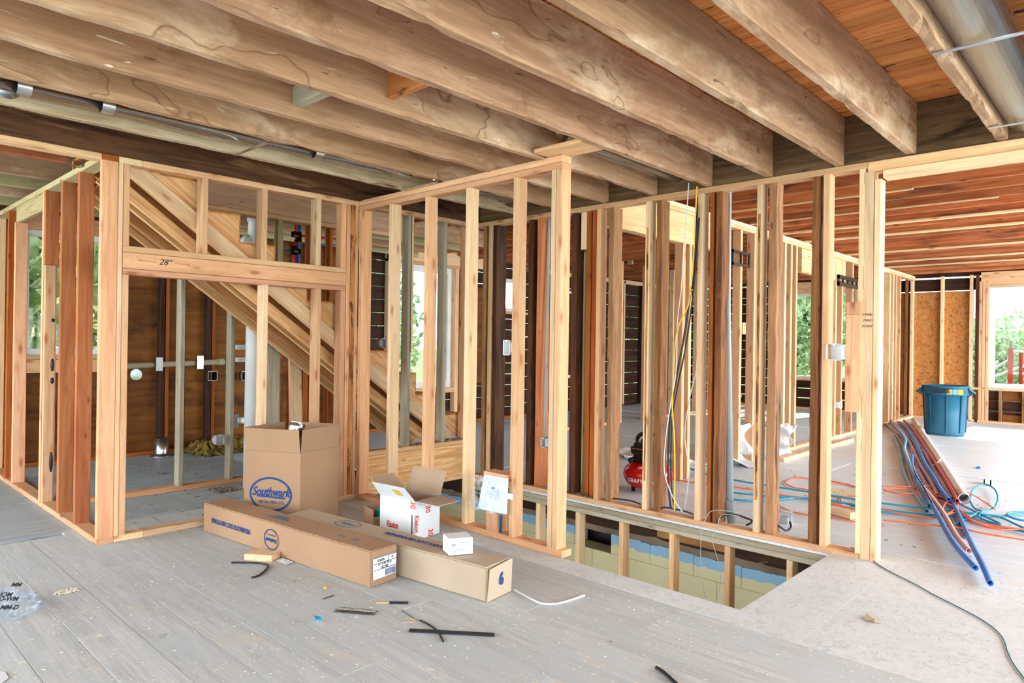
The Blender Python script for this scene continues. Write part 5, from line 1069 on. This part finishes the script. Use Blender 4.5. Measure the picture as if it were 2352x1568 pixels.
# ---- outside: trees, ground, hills, scaffold
gm=boxm(-60,260,-80,160,-1.4,-1.2); g=link('ground',gm,GRASS); tag(g,'rough green ground outside the building','ground',kind='structure')
def tree(x,y,h,r,label,m,n=1500,z=-1.2,grp=None):
    n=int(n*2.2)
    e=empty('tree',(x,y,z),label=label,cat='tree',group=grp)
    link('trunk',tubemesh([(x,y,z),(x+.1,y,z+h*.4),(x,y+.1,z+h*.75)],.12,8),TRUNK,e)
    vs=[];fs=[]
    for i in range(n):
        a=U(0,6.28);ph=U(-1,1);q=R()**.5; rr=r*q*(1+.3*noise.noise(Vector((math.cos(a)*2+x,math.sin(a)*2,ph*2)))); s=math.sqrt(1-ph*ph)
        c=Vector((x+rr*s*math.cos(a),y+rr*s*math.sin(a),z+h*.58+rr*ph*h/(2.5*r))); l=U(.05,.11)*r/1.8
        u=Vector((U(-1,1),U(-1,1),U(-1,1))).normalized()*l; v=u.cross(Vector((U(-1,1),U(-1,1),U(-1,1)))).normalized()*l*.6
        i0=len(vs); vs+=[c-u,c+v,c+u,c-v]; fs.append((i0,i0+1,i0+2,i0+3))
    o=link('foliage',mesh(vs,fs),m,e); tag(o,kind='stuff'); return e
tree(2.0,13.5,7.5,2.9,'leafy tree filling the window behind the left partition',LEAFY,5000)
tree(4.6,16,6,2.6,'tree further back behind the plywood wall',LEAFD,1800)
tree(10.5,16.5,4.2,2.2,'pale tree seen in the tall landing window',LEAFY,3500); tree(12.5,20,6.5,3.0,'darker tree farther off behind the tall landing window',LEAFD,3000)
tree(30,4.5,5.0,2.3,'green bush outside the big far window, left of the scaffold',LEAFY,4000,-2.4); tree(27,1.4,3.9,2.0,'low green bush outside the big far window',LEAFD,3000,-2.2); tree(29,11,6.5,3,'tree outside the narrow far windows',LEAFY,4000)
tree(36,5.8,4.6,3.2,'far green tree on the slope beyond the scaffold',LEAFD,2500,-2.2); tree(25,16.5,7,3,'tree outside the windows of the deep room',LEAFY,2500)
vs=[];fs=[];n=40
for i in range(n+1):
    yy=-60+4*i; hgt=1.5+2.6*noise.noise(Vector((i*.21,3,0)))+.8*noise.noise(Vector((i*.9,5,0)))
    vs+=[(150,yy,-1.3),(170,yy,2.2+hgt),(230,yy,1.5+hgt)]
for i in range(n): fs+=[(3*i,3*i+3,3*i+4,3*i+1),(3*i+1,3*i+4,3*i+5,3*i+2)]
tag(link('hills',mesh(vs,fs,True),plain('hazy_hills',(150,172,178),.95,var=.1,vs=.05)),'hazy wooded hills on the horizon','hills',kind='structure')
esf=empty('scaffold',(18,1.7,-1.2),label='red and white pipe scaffold outside the big far window',cat='scaffold')
sx0=18.0
def SP(px,py): return XP(px,py,sx0)
link('post',tubemesh([SP(2322,800),SP(2320,900)]+[Vector((sx0,SP(2320,900).y,-1.2))],.05,10),SCAF,esf); link('post',tubemesh([SP(2345,810),Vector((sx0,SP(2345,900).y,-1.2))],.04,10),SCAF,esf)
link('post_top',tubemesh([SP(2322,783),SP(2322,802)],.03,10),GREYM,esf)
for a,b in (((2322,806),(2400,812)),((2322,858),(2400,858)),((2275,850),(2322,825)),((2275,868),(2400,822))): link('brace',tubemesh([SP(*a),SP(*b)],.03,8),WHT,esf)
